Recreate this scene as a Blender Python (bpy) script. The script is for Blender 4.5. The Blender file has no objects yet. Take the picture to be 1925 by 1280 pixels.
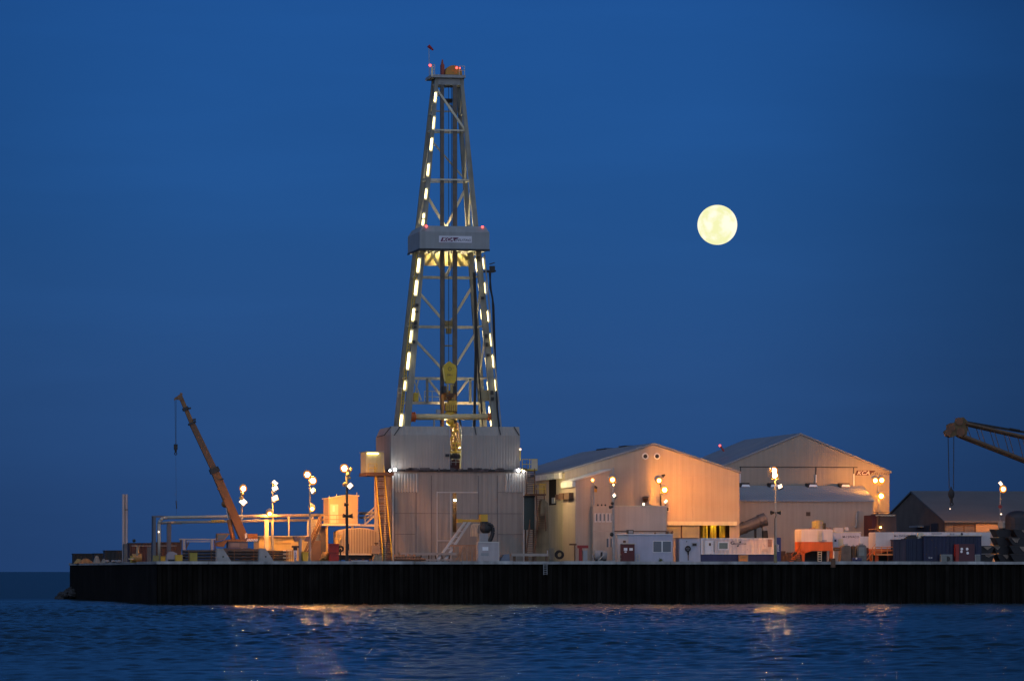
import bpy, bmesh, math, random
import numpy as np
from mathutils import Vector, Matrix
R = math.radians
sc = bpy.context.scene
COL = sc.collection
rnd = random.Random(7)

# ------------------------------------------------------------------ frame of the place
# The platform is one rectangle turned TH about its near left corner; u runs along its
# front, v goes back, z is height above the sea.  F, CX, HY describe the long lens used
# for the measurements (focal length, middle and horizon of the photograph).
F, CX, HY, D0, CZ = 8260.0, 962.5, 1074.0, 516.0, 3.9
TH = R(10.8); CT, ST = math.cos(TH), math.sin(TH)
X0 = -41.6
DECK = 5.0

def W(u, v, z): return Vector((X0 + u*CT - v*ST, u*ST + v*CT, z))
def U(px, v):
    k = (px - CX)/F
    return (k*(D0 + v*CT) - X0 + v*ST)/(CT - k*ST)
def D(u, v): return D0 + u*ST + v*CT
def Z(py, u, v): return CZ + (HY - py)*D(u, v)/F
def P(px, py, v):
    u = U(px, v); return (u, v, Z(py, u, v))
def PX(u, v): return CX + F*(X0 + u*CT - v*ST)/D(u, v)
def V_at(px, u):
    a, b = -30.0, 300.0
    for _ in range(50):
        m = (a+b)/2
        if PX(u, m) > px: a = m
        else: b = m
    return a

# ------------------------------------------------------------------ materials
MATS = {}
def mat(name, col, rough=.6, metal=0., var=.18, scale=.6, streak=.0, bump=0., rust=0., corr=0., corr_axis='X', corr_d=.05, spec=.5):
    if name in MATS: return MATS[name]
    m = bpy.data.materials.new(name); m.use_nodes = True; MATS[name] = m
    nt = m.node_tree; N = nt.nodes; L = nt.links
    b = N['Principled BSDF']
    b.inputs['Roughness'].default_value = rough; b.inputs['Metallic'].default_value = metal
    b.inputs['Specular IOR Level'].default_value = spec
    tc = N.new('ShaderNodeTexCoord')
    no = N.new('ShaderNodeTexNoise'); no.inputs['Scale'].default_value = scale; no.inputs['Detail'].default_value = 6
    L.new(tc.outputs['Object'], no.inputs['Vector'])
    rp = N.new('ShaderNodeMapRange'); rp.inputs['From Min'].default_value = .3; rp.inputs['From Max'].default_value = .7
    rp.inputs['To Min'].default_value = 1-var; rp.inputs['To Max'].default_value = 1+var*.6
    L.new(no.outputs['Fac'], rp.inputs['Value'])
    fac = rp.outputs['Result']
    if streak:
        mp = N.new('ShaderNodeMapping'); mp.inputs['Scale'].default_value = (2.2, 2.2, .09)
        L.new(tc.outputs['Object'], mp.inputs['Vector'])
        n2 = N.new('ShaderNodeTexNoise'); n2.inputs['Scale'].default_value = 1.2; n2.inputs['Detail'].default_value = 5
        L.new(mp.outputs['Vector'], n2.inputs['Vector'])
        r2 = N.new('ShaderNodeMapRange'); r2.inputs['From Min'].default_value = .35; r2.inputs['From Max'].default_value = .62
        r2.inputs['To Min'].default_value = 1-streak; r2.inputs['To Max'].default_value = 1
        L.new(n2.outputs['Fac'], r2.inputs['Value'])
        mu = N.new('ShaderNodeMath'); mu.operation = 'MULTIPLY'
        L.new(fac, mu.inputs[0]); L.new(r2.outputs['Result'], mu.inputs[1]); fac = mu.outputs[0]
    vm = N.new('ShaderNodeVectorMath'); vm.operation = 'SCALE'
    vm.inputs[0].default_value = col[:3]; L.new(fac, vm.inputs['Scale'])
    out = vm.outputs['Vector']
    if rust:
        n3 = N.new('ShaderNodeTexNoise'); n3.inputs['Scale'].default_value = 1.7; n3.inputs['Detail'].default_value = 8; n3.inputs['Roughness'].default_value = .7
        L.new(tc.outputs['Object'], n3.inputs['Vector'])
        r3 = N.new('ShaderNodeMapRange'); r3.inputs['From Min'].default_value = .62-rust*.2; r3.inputs['From Max'].default_value = .72-rust*.2
        L.new(n3.outputs['Fac'], r3.inputs['Value'])
        mx = N.new('ShaderNodeMix'); mx.data_type = 'RGBA'
        L.new(r3.outputs['Result'], mx.inputs['Factor']); L.new(out, mx.inputs[6]); mx.inputs[7].default_value = (.09, .035, .015, 1)
        out = mx.outputs[2]
    L.new(out, b.inputs['Base Color'])
    h = None
    if corr:
        wv = N.new('ShaderNodeTexWave'); wv.wave_type = 'BANDS'; wv.bands_direction = corr_axis; wv.wave_profile = 'SIN'
        wv.inputs['Scale'].default_value = 2*math.pi/corr/20.0
        L.new(tc.outputs['Object'], wv.inputs['Vector']); h = wv.outputs['Fac']
        bm_ = N.new('ShaderNodeBump'); bm_.inputs['Distance'].default_value = corr_d; bm_.inputs['Strength'].default_value = 1
        L.new(h, bm_.inputs['Height']); L.new(bm_.outputs['Normal'], b.inputs['Normal'])
    elif bump:
        n4 = N.new('ShaderNodeTexNoise'); n4.inputs['Scale'].default_value = 5; n4.inputs['Detail'].default_value = 4
        L.new(tc.outputs['Object'], n4.inputs['Vector'])
        bm_ = N.new('ShaderNodeBump'); bm_.inputs['Distance'].default_value = bump; bm_.inputs['Strength'].default_value = .6
        L.new(n4.outputs['Fac'], bm_.inputs['Height']); L.new(bm_.outputs['Normal'], b.inputs['Normal'])
    return m

def emit(name, col, s):
    if name in MATS: return MATS[name]
    m = bpy.data.materials.new(name); m.use_nodes = True; MATS[name] = m
    nt = m.node_tree; N = nt.nodes; N.remove(N['Principled BSDF'])
    e = N.new('ShaderNodeEmission'); e.inputs[0].default_value = (*col, 1); e.inputs[1].default_value = s
    nt.links.new(e.outputs[0], N['Material Output'].inputs[0])
    return m

CLAD = lambda: mat('cladding_rig', (.31, .255, .215), .55, .0, .10, .3, streak=.20, corr=.36, corr_d=.006)
CLADY = lambda: mat('cladding_rig_side', (.33, .28, .24), .55, .0, .12, .35, streak=.22, corr=.36, corr_axis='Y', corr_d=.05)
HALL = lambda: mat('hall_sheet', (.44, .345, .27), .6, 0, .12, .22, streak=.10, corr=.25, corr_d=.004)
HALLY = lambda: mat('hall_sheet_side', (.46, .40, .27), .6, 0, .12, .3, streak=.25, corr=.25, corr_axis='Y', corr_d=.012)
ROOF = lambda: mat('roof_sheet', (.25, .255, .28), .55, .2, .15, .3, corr=.3, corr_axis='X', corr_d=.02)
STEEL = lambda: mat('galvanised_steel', (.36, .36, .35), .5, .35, .2, 1.5)
DSTEEL = lambda: mat('dark_steel', (.035, .034, .035), .6, .3, .3, 1.5)
BLACK = lambda: mat('black_paint', (.012, .012, .014), .6, 0, .3, 1.5)
RUBBER = lambda: mat('black_rubber', (.015, .015, .016), .7, 0, .2, 2)
MASTP = lambda: mat('mast_paint', (.24, .235, .20), .5, .1, .2, .8, streak=.25)
WHITE = lambda: mat('white_paint', (.72, .72, .74), .45, 0, .07, .8, streak=.10, rust=.04)
CREAM = lambda: mat('cream_paint', (.62, .55, .40), .55, 0, .1, .8, streak=.12)
BLUEGREY = lambda: mat('blue_grey_paint', (.37, .39, .49), .5, 0, .07, .8, streak=.08)
NAVY = lambda: mat('navy_paint', (.02, .028, .10), .5, 0, .15, .9, streak=.2)
BLUE = lambda: mat('dark_blue_paint', (.005, .010, .05), .5, 0, .25, .6, streak=.3, rust=.1)
ORANGE = lambda: mat('orange_paint', (.70, .13, .015), .5, 0, .12, .9, streak=.15)
YELLOW = lambda: mat('yellow_paint', (.62, .42, .03), .5, 0, .15, 1.2, streak=.1, rust=.05)
OCHRE = lambda: mat('crane_ochre', (.22, .095, .028), .5, 0, .18, .7, streak=.15)
RED = lambda: mat('red_paint', (.30, .022, .016), .5, 0, .15, 1., streak=.15)
DRED = lambda: mat('dark_red_paint', (.10, .018, .018), .6, 0, .2, .9, streak=.25)
BROWN = lambda: mat('brown_steel', (.13, .065, .035), .65, .1, .3, 1.2, rust=.2)
CONC = lambda: mat('concrete', (.34, .335, .33), .85, 0, .25, .9, bump=.02, streak=.15)
GREY = lambda: mat('grey_paint', (.30, .30, .31), .55, 0, .12, .9, streak=.15)
DGREEN = lambda: mat('dark_green_paint', (.03, .05, .045), .5, 0, .15, .9, streak=.2)
GLASS = lambda: mat('window_glass', (.10, .12, .15), .12, 0, .05, .5)
PURPLE = lambda: mat('purple_print', (.13, .02, .085), .5, 0, .05, 1)
WOOD = lambda: mat('timber', (.36, .27, .17), .8, 0, .25, 2., streak=.2)
LABELW = lambda: mat('white_print', (.75, .74, .76), .5, 0, .05, 1)
INK = lambda: mat('dark_print', (.025, .02, .035), .5, 0, .05, 1)

# ------------------------------------------------------------------ mesh builder (platform coordinates)
class MB:
    def __init__(s): s.v = []; s.f = []
    def add(s, vs, fs):
        n = len(s.v); s.v += [tuple(p) for p in vs]; s.f += [[i+n for i in f] for f in fs]; return s
    def box(s, u0, u1, v0, v1, z0, z1):
        if u0 > u1: u0, u1 = u1, u0
        if v0 > v1: v0, v1 = v1, v0
        if z0 > z1: z0, z1 = z1, z0
        return s.add([(u0,v0,z0),(u1,v0,z0),(u1,v1,z0),(u0,v1,z0),(u0,v0,z1),(u1,v0,z1),(u1,v1,z1),(u0,v1,z1)],
                     [[0,3,2,1],[4,5,6,7],[0,1,5,4],[1,2,6,5],[2,3,7,6],[3,0,4,7]])
    def prism(s, poly, v0, v1):                      # poly of (u,z), run along v
        n = len(poly)
        return s.add([(u,v0,z) for u,z in poly]+[(u,v1,z) for u,z in poly],
                     [list(range(n)), list(range(2*n-1,n-1,-1))]+[[i,(i+1)%n,n+(i+1)%n,n+i] for i in range(n)])
    def prism_u(s, poly, u0, u1):                    # poly of (v,z), run along u
        n = len(poly)
        return s.add([(u0,v,z) for v,z in poly]+[(u1,v,z) for v,z in poly],
                     [list(range(n)), list(range(2*n-1,n-1,-1))]+[[i,(i+1)%n,n+(i+1)%n,n+i] for i in range(n)])
    def prism_z(s, poly, z0, z1):                    # poly of (u,v), run up
        n = len(poly)
        return s.add([(u,v,z0) for u,v in poly]+[(u,v,z1) for u,v in poly],
                     [list(range(n)), list(range(2*n-1,n-1,-1))]+[[i,(i+1)%n,n+(i+1)%n,n+i] for i in range(n)])
    def tube(s, a, b, r, n=8, r1=None):
        a = Vector(a); b = Vector(b); d = b-a
        if d.length < 1e-6: return s
        r1 = r if r1 is None else r1
        q = d.to_track_quat('Z', 'Y'); vs = []
        for p, rr in ((a, r), (b, r1)):
            for i in range(n):
                t = 2*math.pi*i/n; vs.append(p+q@Vector((rr*math.cos(t), rr*math.sin(t), 0)))
        return s.add(vs, [[i,(i+1)%n,n+(i+1)%n,n+i] for i in range(n)]+[list(range(n-1,-1,-1)), list(range(n,2*n))])
    def path(s, pts, r, n=6):
        for a, b in zip(pts, pts[1:]): s.tube(a, b, r, n)
        return s
    def bar(s, a, b, w, h=None):
        a = Vector(a); b = Vector(b); d = b-a; h = w if h is None else h
        side = d.cross(Vector((0,1,0)))
        side = Vector((1,0,0)) if side.length < 1e-6 else side.normalized()
        up = side.cross(d).normalized()
        vs = []
        for p in (a, b):
            for i, j in ((-1,-1),(1,-1),(1,1),(-1,1)): vs.append(p+side*(w/2*i)+up*(h/2*j))
        return s.add(vs, [[0,1,2,3],[7,6,5,4],[0,4,5,1],[1,5,6,2],[2,6,7,3],[3,7,4,0]])
    def taper(s, a, b, wa, wb, ha=None, hb=None):
        a = Vector(a); b = Vector(b); d = b-a; ha = ha or wa; hb = hb or wb
        side = d.cross(Vector((0,1,0))).normalized(); up = side.cross(d).normalized(); vs = []
        for p, w, h in ((a, wa, ha), (b, wb, hb)):
            for i, j in ((-1,-1),(1,-1),(1,1),(-1,1)): vs.append(p+side*(w/2*i)+up*(h/2*j))
        return s.add(vs, [[0,1,2,3],[7,6,5,4],[0,4,5,1],[1,5,6,2],[2,6,7,3],[3,7,4,0]])
    def ball(s, c, r, n=12, m=8, sq=(1,1,1)):
        vs = [(c[0],c[1],c[2]+r*sq[2])]; fs = []
        for j in range(1, m):
            ph = math.pi*j/m
            for i in range(n):
                t = 2*math.pi*i/n
                vs.append((c[0]+r*sq[0]*math.sin(ph)*math.cos(t), c[1]+r*sq[1]*math.sin(ph)*math.sin(t), c[2]+r*sq[2]*math.cos(ph)))
        vs.append((c[0],c[1],c[2]-r*sq[2])); e = len(vs)-1
        for i in range(n):
            fs.append([0, 1+i, 1+(i+1)%n]); fs.append([e, e-n+(i+1)%n, e-n+i])
        for j in range(m-2):
            for i in range(n):
                a = 1+j*n+i; b = 1+j*n+(i+1)%n; fs.append([a, a+n, b+n, b])
        return s.add(vs, fs)
    def ring(s, c, r, t, n=20, k=6):                 # ring facing -v
        vs = []; fs = []
        for i in range(n):
            a = 2*math.pi*i/n
            for j in range(k):
                b = 2*math.pi*j/k; rr = r+t*math.cos(b)
                vs.append((c[0]+rr*math.cos(a), c[1]+t*math.sin(b), c[2]+rr*math.sin(a)))
        for i in range(n):
            for j in range(k):
                fs.append([i*k+j, ((i+1)%n)*k+j, ((i+1)%n)*k+(j+1)%k, i*k+(j+1)%k])
        return s.add(vs, fs)

ROOTS = {}
def fresh(o): COL.objects.link(o); return o
def meta(o, label=None, cat=None, group=None, kind=None):
    for k, x in (('label', label), ('category', cat), ('group', group), ('kind', kind)):
        if x: o[k] = x
    return o
def thing(name, label, cat, ref, group=None):
    o = fresh(bpy.data.objects.new(name, None)); o.location = W(*ref); o.rotation_euler = (0, 0, TH)
    o.empty_display_size = .5
    ROOTS[o.name] = ref; return meta(o, label, cat, group)
def mesh_of(name, mb, ref, m, smooth=False):
    me = bpy.data.meshes.new(name)
    a = [(p[0]-ref[0], p[1]-ref[1], p[2]-ref[2]) for p in mb.v]
    me.from_pydata(a, [], mb.f)
    b = bmesh.new(); b.from_mesh(me); bmesh.ops.recalc_face_normals(b, faces=b.faces); b.to_mesh(me); b.free()
    if smooth:
        for p in me.polygons: p.use_smooth = True
    me.materials.append(m); return me
SPLIT = {'leg', 'junction_box', 'motor', 'bracket', 'band', 'column', 'post', 'pipe', 'stanchion', 'chock', 'louvre', 'notice', 'roof_fitting', 'lifting_eye', 'round_mark',
         'logo_mark', 'tie_rod', 'corner_trim', 'arm', 'winch_box', 'yellow_column', 'riser', 'foot', 'trestle', 'lower_wall', 'side_wall', 'strut', 'upright', 'collar', 'antenna', 'loudspeaker', 'side_wind_wall', 'flood_shield', 'step', 'timber', 'sheave', 'tube_flange', 'edge_fitting', 'ridge_hatch'}
def islands(mb):
    par = list(range(len(mb.v)))
    def f(a):
        while par[a] != a: par[a] = par[par[a]]; a = par[a]
        return a
    for q in mb.f:
        for i in q[1:]: par[f(i)] = f(q[0])
    out = {}
    for q in mb.f: out.setdefault(f(q[0]), []).append(q)
    res = []
    for fs in out.values():
        ids = sorted({i for q in fs for i in q}); k = {i: n for n, i in enumerate(ids)}
        m = MB(); m.v = [mb.v[i] for i in ids]; m.f = [[k[i] for i in q] for q in fs]; res.append(m)
    return res
def part(name, mb, m, root, smooth=False, label=None):
    if name in SPLIT:
        l = islands(mb)
        if len(l) > 1:
            for q in l: o = part1(name, q, m, root, smooth, label)
            return o
    return part1(name, mb, m, root, smooth, label)
def part1(name, mb, m, root, smooth=False, label=None):
    r = root
    while r.name not in ROOTS: r = r.parent
    o = fresh(bpy.data.objects.new(name, mesh_of(name, mb, ROOTS[r.name], m, smooth))); o.parent = root
    if label: o['label'] = label
    return o
def solo(name, mb, m, label, cat, ref, group=None, kind=None, smooth=False):
    o = fresh(bpy.data.objects.new(name, mesh_of(name, mb, ref, m, smooth))); o.location = W(*ref); o.rotation_euler = (0, 0, TH)
    ROOTS[o.name] = ref; return meta(o, label, cat, group, kind)
def pbox(x0, x1, y0, y1, v, dv, mb=None, z0=None):
    """box whose near face fills the pixels x0..x1, y0..y1 at depth v"""
    mb = mb or MB(); u0, u1 = U(x0, v), U(x1, v); um = (u0+u1)/2
    return mb.box(u0, u1, v, v+dv, Z(y1, um, v) if z0 is None else z0, Z(y0, um, v))
def at(px, v, z=DECK): return (U(px, v), v, z)

TXT = {}
def text_mesh(t, shear=0.):
    k = (t, shear)
    if k in TXT: return TXT[k]
    c = bpy.data.curves.new('t', 'FONT'); c.body = t; c.shear = shear; c.offset = .018 if t in ('KCA', 'G') else .006; c.resolution_u = 3
    o = bpy.data.objects.new('t', c); COL.objects.link(o)
    bpy.context.view_layer.update()
    me = bpy.data.meshes.new_from_object(o.evaluated_get(bpy.context.evaluated_depsgraph_get()))
    vs = [(p.co.x, p.co.y) for p in me.vertices]; fs = [list(p.vertices) for p in me.polygons]
    bpy.data.objects.remove(o); bpy.data.curves.remove(c); bpy.data.meshes.remove(me)
    TXT[k] = (vs, fs); return TXT[k]
def lettering(root, t, x0, x1, y0, y1, v, m, shear=0., name='lettering', mb=None):
    vs, fs = text_mesh(t, shear)
    ax, bx = min(p[0] for p in vs), max(p[0] for p in vs); ay, by = min(p[1] for p in vs), max(p[1] for p in vs)
    u0, u1 = U(x0, v), U(x1, v); um = (u0+u1)/2; z0, z1 = Z(y1, um, v), Z(y0, um, v)
    new = mb is None; mb = mb or MB()
    mb.add([(u0+(x-ax)/(bx-ax)*(u1-u0), v, z0+(y-ay)/(by-ay)*(z1-z0)) for x, y in vs], fs)
    return part(name, mb, m, root) if new else mb

def railing(mb, pts, h=1.05, step=1.2, r=.035):
    for a, b in zip(pts, pts[1:]):
        a = Vector(a); b = Vector(b); n = max(1, round((b-a).length/step))
        for i in range(n+1):
            p = a+(b-a)*i/n; mb.tube(p, p+Vector((0,0,h)), r, 5)
        for k in (h, h*.5): mb.tube(a+Vector((0,0,k)), b+Vector((0,0,k)), r, 5)
    return mb
def stair(name, label, a, b, width, mframe, mrail, axis='u', rails=True, group=None, r=.04):
    """straight stair from a (bottom middle) to b (top middle), width along u or v"""
    a = Vector(a); b = Vector(b); t = thing(name, label, 'stairs', tuple(a), group)
    w = Vector((width/2,0,0)) if axis == 'u' else Vector((0,width/2,0))
    n = max(3, round((b.z-a.z)/.22)); st = MB()
    for i in range(1, n):
        p = a+(b-a)*i/n
        if axis == 'u': st.box(p.x-width/2, p.x+width/2, p.y-.14, p.y+.14, p.z-.03, p.z+.03)
        else: st.box(p.x-.14, p.x+.14, p.y-width/2, p.y+width/2, p.z-.03, p.z+.03)
    part('treads', st, mframe, t)
    for s in (-1, 1):
        part('stringer', MB().bar(a+w*s*1.05, b+w*s*1.05, .09, .26), mframe, t)
        if rails:
            h = Vector((0,0,1.0)); m = MB(); q = max(2, round((b-a).length/1.5))
            m.tube(a+w*s+h, b+w*s+h, r, 6); m.tube(a+w*s+h*.5, b+w*s+h*.5, r*.7, 5)
            for i in range(q+1):
                p = a+w*s+(b-a)*i/q; m.tube(p, p+h, r*.8, 5)
            part('handrail', m, mrail, t)
    return t

# ------------------------------------------------------------------ lamps
SOD = (1., .34, .035); WARM = (1., .78, .42); LED = (.93, .97, 1.0)
EM_SOD = emit('sodium_bulb', SOD, 1100); EM_SOD_S = emit('sodium_bulb_small', SOD, 300); EM_SOD_B = emit('sodium_bulb_bright', SOD, 1500)
EM_WARM = emit('halogen_bulb', WARM, 500)
EM_LED = emit('led_bulb', LED, 75)
EM_FACE = emit('flood_face', (1., .74, .52), 3.); EM_GLOW = emit('lamp_glow', (1., .31, .04), .95)
EM_RED = emit('red_beacon', (1., .07, .06), 5)
EM_TUBE = [emit('tube_lamp', (1., .80, .36), 8), emit('tube_lamp_dim', (1., .82, .36), 5), emit('tube_lamp_bright', (1., .80, .38), 12)]
EM_TUBE2 = emit('tube_lamp_strong', (1., .84, .34), 9)
EM_MOON = None

def bulb(root, p, r, m, hood=False):
    return part('bulb', MB().ball(p, r, 12, 8), m, root, True)
EM_GLOBE = emit('sodium_globe', (1., .46, .08), 50); EM_GLOBE_B = emit('sodium_globe_bright', (1., .52, .12), 320)
def flood(root, p, r, la, d):
    """sodium flood lamp: glowing globe with an added orange glow ring, and a shielded flood glass facing d"""
    d = Vector(d).normalized(); c = Vector(p)+Vector((0, .5, .22))
    part('glow_ring', MB().ring((p[0], p[1]+r*.35, p[2]), r*1.32, r*.50, 20, 8), EM_GLOW, root, True)  # added ring, its orange emission imitates the glow round the lamp
    part('bulb', MB().ball(p, r, 12, 8), EM_GLOBE_B if la > 390 and la < 650 else EM_GLOBE, root, True)
    h = part('lamp_head', MB().tube(c-d*.3, c-d*.02, .30, 14, .47), GREY(), root)
    part('flood_glass', MB().tube(c-d*.015, c, .42, 14), emit('flood_glass_%d' % la, SOD, la/.55), h)
def face(root, p, w, h, tilt=0., turn=0.):
    """flood lamp seen from the front: tilted housing with a lit glass"""
    roll = math.sin(p[0]*12.7+p[2]*5.3)*.75
    q = Matrix.Rotation(turn, 3, 'Z') @ Matrix.Rotation(roll, 3, 'Y') @ Matrix.Rotation(tilt, 3, 'X')
    w *= .78; h *= .78
    def bx(a, b):
        vs = [Vector(p)+q@Vector((x,y,z)) for z in (a[2],b[2]) for x,y in ((a[0],a[1]),(b[0],a[1]),(b[0],b[1]),(a[0],b[1]))]
        return MB().add(vs, [[0,3,2,1],[4,5,6,7],[0,1,5,4],[1,2,6,5],[2,3,7,6],[3,0,4,7]])
    h_ = part('lamp_head', bx((-w/2-.04, .02, -h/2-.04), (w/2+.04, .30, h/2+.04)), GREY(), root)
    return part('lens', bx((-w/2, -.02, -h/2), (w/2, .017, h/2)), EM_FACE, h_)

# ------------------------------------------------------------------ world
w = bpy.data.worlds.new('World'); sc.world = w; w.use_nodes = True
nt = w.node_tree; N = nt.nodes; L = nt.links; bg = N['Background']
sky = N.new('ShaderNodeTexSky'); sky.sky_type = 'NISHITA'; sky.sun_disc = False
sky.sun_elevation = R(-2.); sky.sun_rotation = R(180)
tc = N.new('ShaderNodeTexCoord'); sep = N.new('ShaderNodeSeparateXYZ'); L.new(tc.outputs['Generated'], sep.inputs[0])
rp = N.new('ShaderNodeValToRGB'); cr = rp.color_ramp; cr.interpolation = 'CARDINAL'
stops = [(0., (.016, .051, .158)), (.025, (.020, .0665, .200)), (.05, (.0205, .078, .238)), (.08, (.0165, .083, .268)), (.13, (.0135, .082, .288)), (.5, (.010, .045, .16)), (1., (.008, .03, .10))]
while len(cr.elements) < len(stops): cr.elements.new(.5)
for e, (p, c) in zip(cr.elements, stops): e.position = p; e.color = (*c, 1)
L.new(sep.outputs['Z'], rp.inputs[0])
# faint high cloud streaks
mp = N.new('ShaderNodeMapping'); mp.inputs['Scale'].default_value = (6, 6, 38); mp.inputs['Rotation'].default_value = (0, R(2), R(20))
L.new(tc.outputs['Generated'], mp.inputs['Vector'])
cn = N.new('ShaderNodeTexNoise'); cn.inputs['Scale'].default_value = 1.6; cn.inputs['Detail'].default_value = 6; L.new(mp.outputs[0], cn.inputs['Vector'])
cm = N.new('ShaderNodeMapRange'); cm.inputs['From Min'].default_value = .45; cm.inputs['From Max'].default_value = .8
cm.inputs['To Min'].default_value = .98; cm.inputs['To Max'].default_value = 1.08; L.new(cn.outputs['Fac'], cm.inputs['Value'])
# edge darkening of the lens put into the sky colour, stronger at right
ax = N.new('ShaderNodeMapRange'); ax.inputs['From Min'].default_value = .035; ax.inputs['From Max'].default_value = .14
ax.inputs['To Min'].default_value = 1.; ax.inputs['To Max'].default_value = .52; ax.interpolation_type = 'SMOOTHSTEP'; L.new(sep.outputs['X'], ax.inputs['Value'])
ay = N.new('ShaderNodeMapRange'); ay.inputs['From Min'].default_value = -.06; ay.inputs['From Max'].default_value = -.15
ay.inputs['To Min'].default_value = 1.; ay.inputs['To Max'].default_value = .80; ay.interpolation_type = 'SMOOTHSTEP'; L.new(sep.outputs['X'], ay.inputs['Value'])
am = N.new('ShaderNodeMath'); am.operation = 'MULTIPLY'; L.new(ax.outputs[0], am.inputs[0]); L.new(ay.outputs[0], am.inputs[1])
ml = N.new('ShaderNodeMath'); ml.operation = 'MULTIPLY'; L.new(cm.outputs[0], ml.inputs[0]); L.new(am.outputs[0], ml.inputs[1])
sc1 = N.new('ShaderNodeVectorMath'); sc1.operation = 'SCALE'; L.new(rp.outputs[0], sc1.inputs[0]); L.new(ml.outputs[0], sc1.inputs['Scale'])
# afterglow of the sun that has set behind the viewer
sc2 = N.new('ShaderNodeVectorMath'); sc2.operation = 'MULTIPLY_ADD'; sc2.inputs[1].default_value = (.25, .25, .30); sc2.inputs[2].default_value = (.36, .44, .55); L.new(sky.outputs[0], sc2.inputs[0])
gl = N.new('ShaderNodeMapRange'); gl.inputs['From Min'].default_value = .2; gl.inputs['From Max'].default_value = -.6; gl.inputs['To Min'].default_value = 0; gl.inputs['To Max'].default_value = 1.
L.new(sep.outputs['Y'], gl.inputs['Value'])
sc3 = N.new('ShaderNodeVectorMath'); sc3.operation = 'SCALE'; L.new(sc2.outputs[0], sc3.inputs[0]); L.new(gl.outputs[0], sc3.inputs['Scale'])
ad = N.new('ShaderNodeVectorMath'); ad.operation = 'ADD'; L.new(sc1.outputs[0], ad.inputs[0]); L.new(sc3.outputs[0], ad.inputs[1])
L.new(ad.outputs[0], bg.inputs['Color']); bg.inputs['Strength'].default_value = 1.

# ------------------------------------------------------------------ sea
def axis(core0, core1, step, lo, hi, g=1.16):
    a = list(np.arange(core0, core1+1e-6, step)); s = step; x = a[-1]
    while x < hi: s *= g; x += s; a.append(x)
    s = step; x = a[0]; b = []
    while x > lo: s *= g; x -= s; b.append(x)
    return np.array(b[::-1]+a)
xs = axis(-82, 82, .21, -30000, 30000); ys = axis(-385, 45, .26, -2500, 70000)
gx, gy = np.meshgrid(xs, ys)
sx = np.gradient(xs); sy = np.gradient(ys)
fade = np.clip(1.6-np.maximum(sx[None,:], sy[:,None])/2.2, 0, 1)
rs = np.random.RandomState(3); h = np.zeros_like(gx)
for i in range(64):
    lam = .85*(8.5**((i+rs.rand())/64)); k = 2*math.pi/lam
    th = R(255)+rs.randn()*.85
    slope = .046*(.6+.8*rs.rand())*(1.1 if lam < 1.6 else .42)
    s_ = np.sin(k*(gx*math.cos(th)+gy*math.sin(th))+rs.rand()*6.283)
    h += slope/k*(s_+.3*(s_*s_-.5))*np.clip((lam/np.maximum(sx[None,:], sy[:,None])-2.2)/2, 0, 1)
env = .85+.4*np.sin(gx*.031+gy*.017+1)*np.sin(gy*.023-gx*.011+.4)
h *= env
nv, nu = gx.shape
co = np.stack([gx, gy, h], -1).reshape(-1, 3).astype(np.float32)
idx = np.arange(nv*nu).reshape(nv, nu)
fc = np.stack([idx[:-1,:-1], idx[:-1,1:], idx[1:,1:], idx[1:,:-1]], -1).reshape(-1, 4).astype(np.int32)
me = bpy.data.meshes.new('water'); me.vertices.add(len(co)); me.vertices.foreach_set('co', co.ravel())
me.loops.add(fc.size); me.loops.foreach_set('vertex_index', fc.ravel())
me.polygons.add(len(fc)); me.polygons.foreach_set('loop_start', np.arange(0, fc.size, 4, dtype=np.int32))
me.polygons.foreach_set('use_smooth', np.ones(len(fc), dtype=bool)); me.update(calc_edges=True)
wm = bpy.data.materials.new('sea_water'); wm.use_nodes = True; nt = wm.node_tree; b = nt.nodes['Principled BSDF']
b.inputs['Base Color'].default_value = (.012, .024, .026, 1); b.inputs['Specular IOR Level'].default_value = .34; b.inputs['Roughness'].default_value = .08; b.inputs['IOR'].default_value = 1.33
tc = nt.nodes.new('ShaderNodeTexCoord'); n1 = nt.nodes.new('ShaderNodeTexNoise'); n1.inputs['Scale'].default_value = 4.; n1.inputs['Detail'].default_value = 5; n1.inputs['Roughness'].default_value = .6
mp = nt.nodes.new('ShaderNodeMapping'); mp.inputs['Scale'].default_value = (.6, 1.4, 1); mp.inputs['Rotation'].default_value = (0, 0, R(12))
nt.links.new(tc.outputs['Object'], mp.inputs[0]); nt.links.new(mp.outputs[0], n1.inputs['Vector'])
ge = nt.nodes.new('ShaderNodeSeparateXYZ'); nt.links.new(tc.outputs['Object'], ge.inputs[0])
mr_ = nt.nodes.new('ShaderNodeMapRange'); mr_.inputs['From Min'].default_value = 30; mr_.inputs['From Max'].default_value = 130; mr_.inputs['To Min'].default_value = .2; mr_.inputs['To Max'].default_value = .38
nt.links.new(ge.outputs['Y'], mr_.inputs['Value']); nt.links.new(mr_.outputs[0], b.inputs['Roughness'])   # chop too fine for the mesh far out
bp = nt.nodes.new('ShaderNodeBump'); bp.inputs['Distance'].default_value = .03; bp.inputs['Strength'].default_value = .8
nt.links.new(n1.outputs['Fac'], bp.inputs['Height']); nt.links.new(bp.outputs[0], b.inputs['Normal'])
me.materials.append(wm)
wo = fresh(bpy.data.objects.new('water', me)); meta(wo, 'dark blue choppy sea in front of and around the platform', kind='structure')

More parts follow.
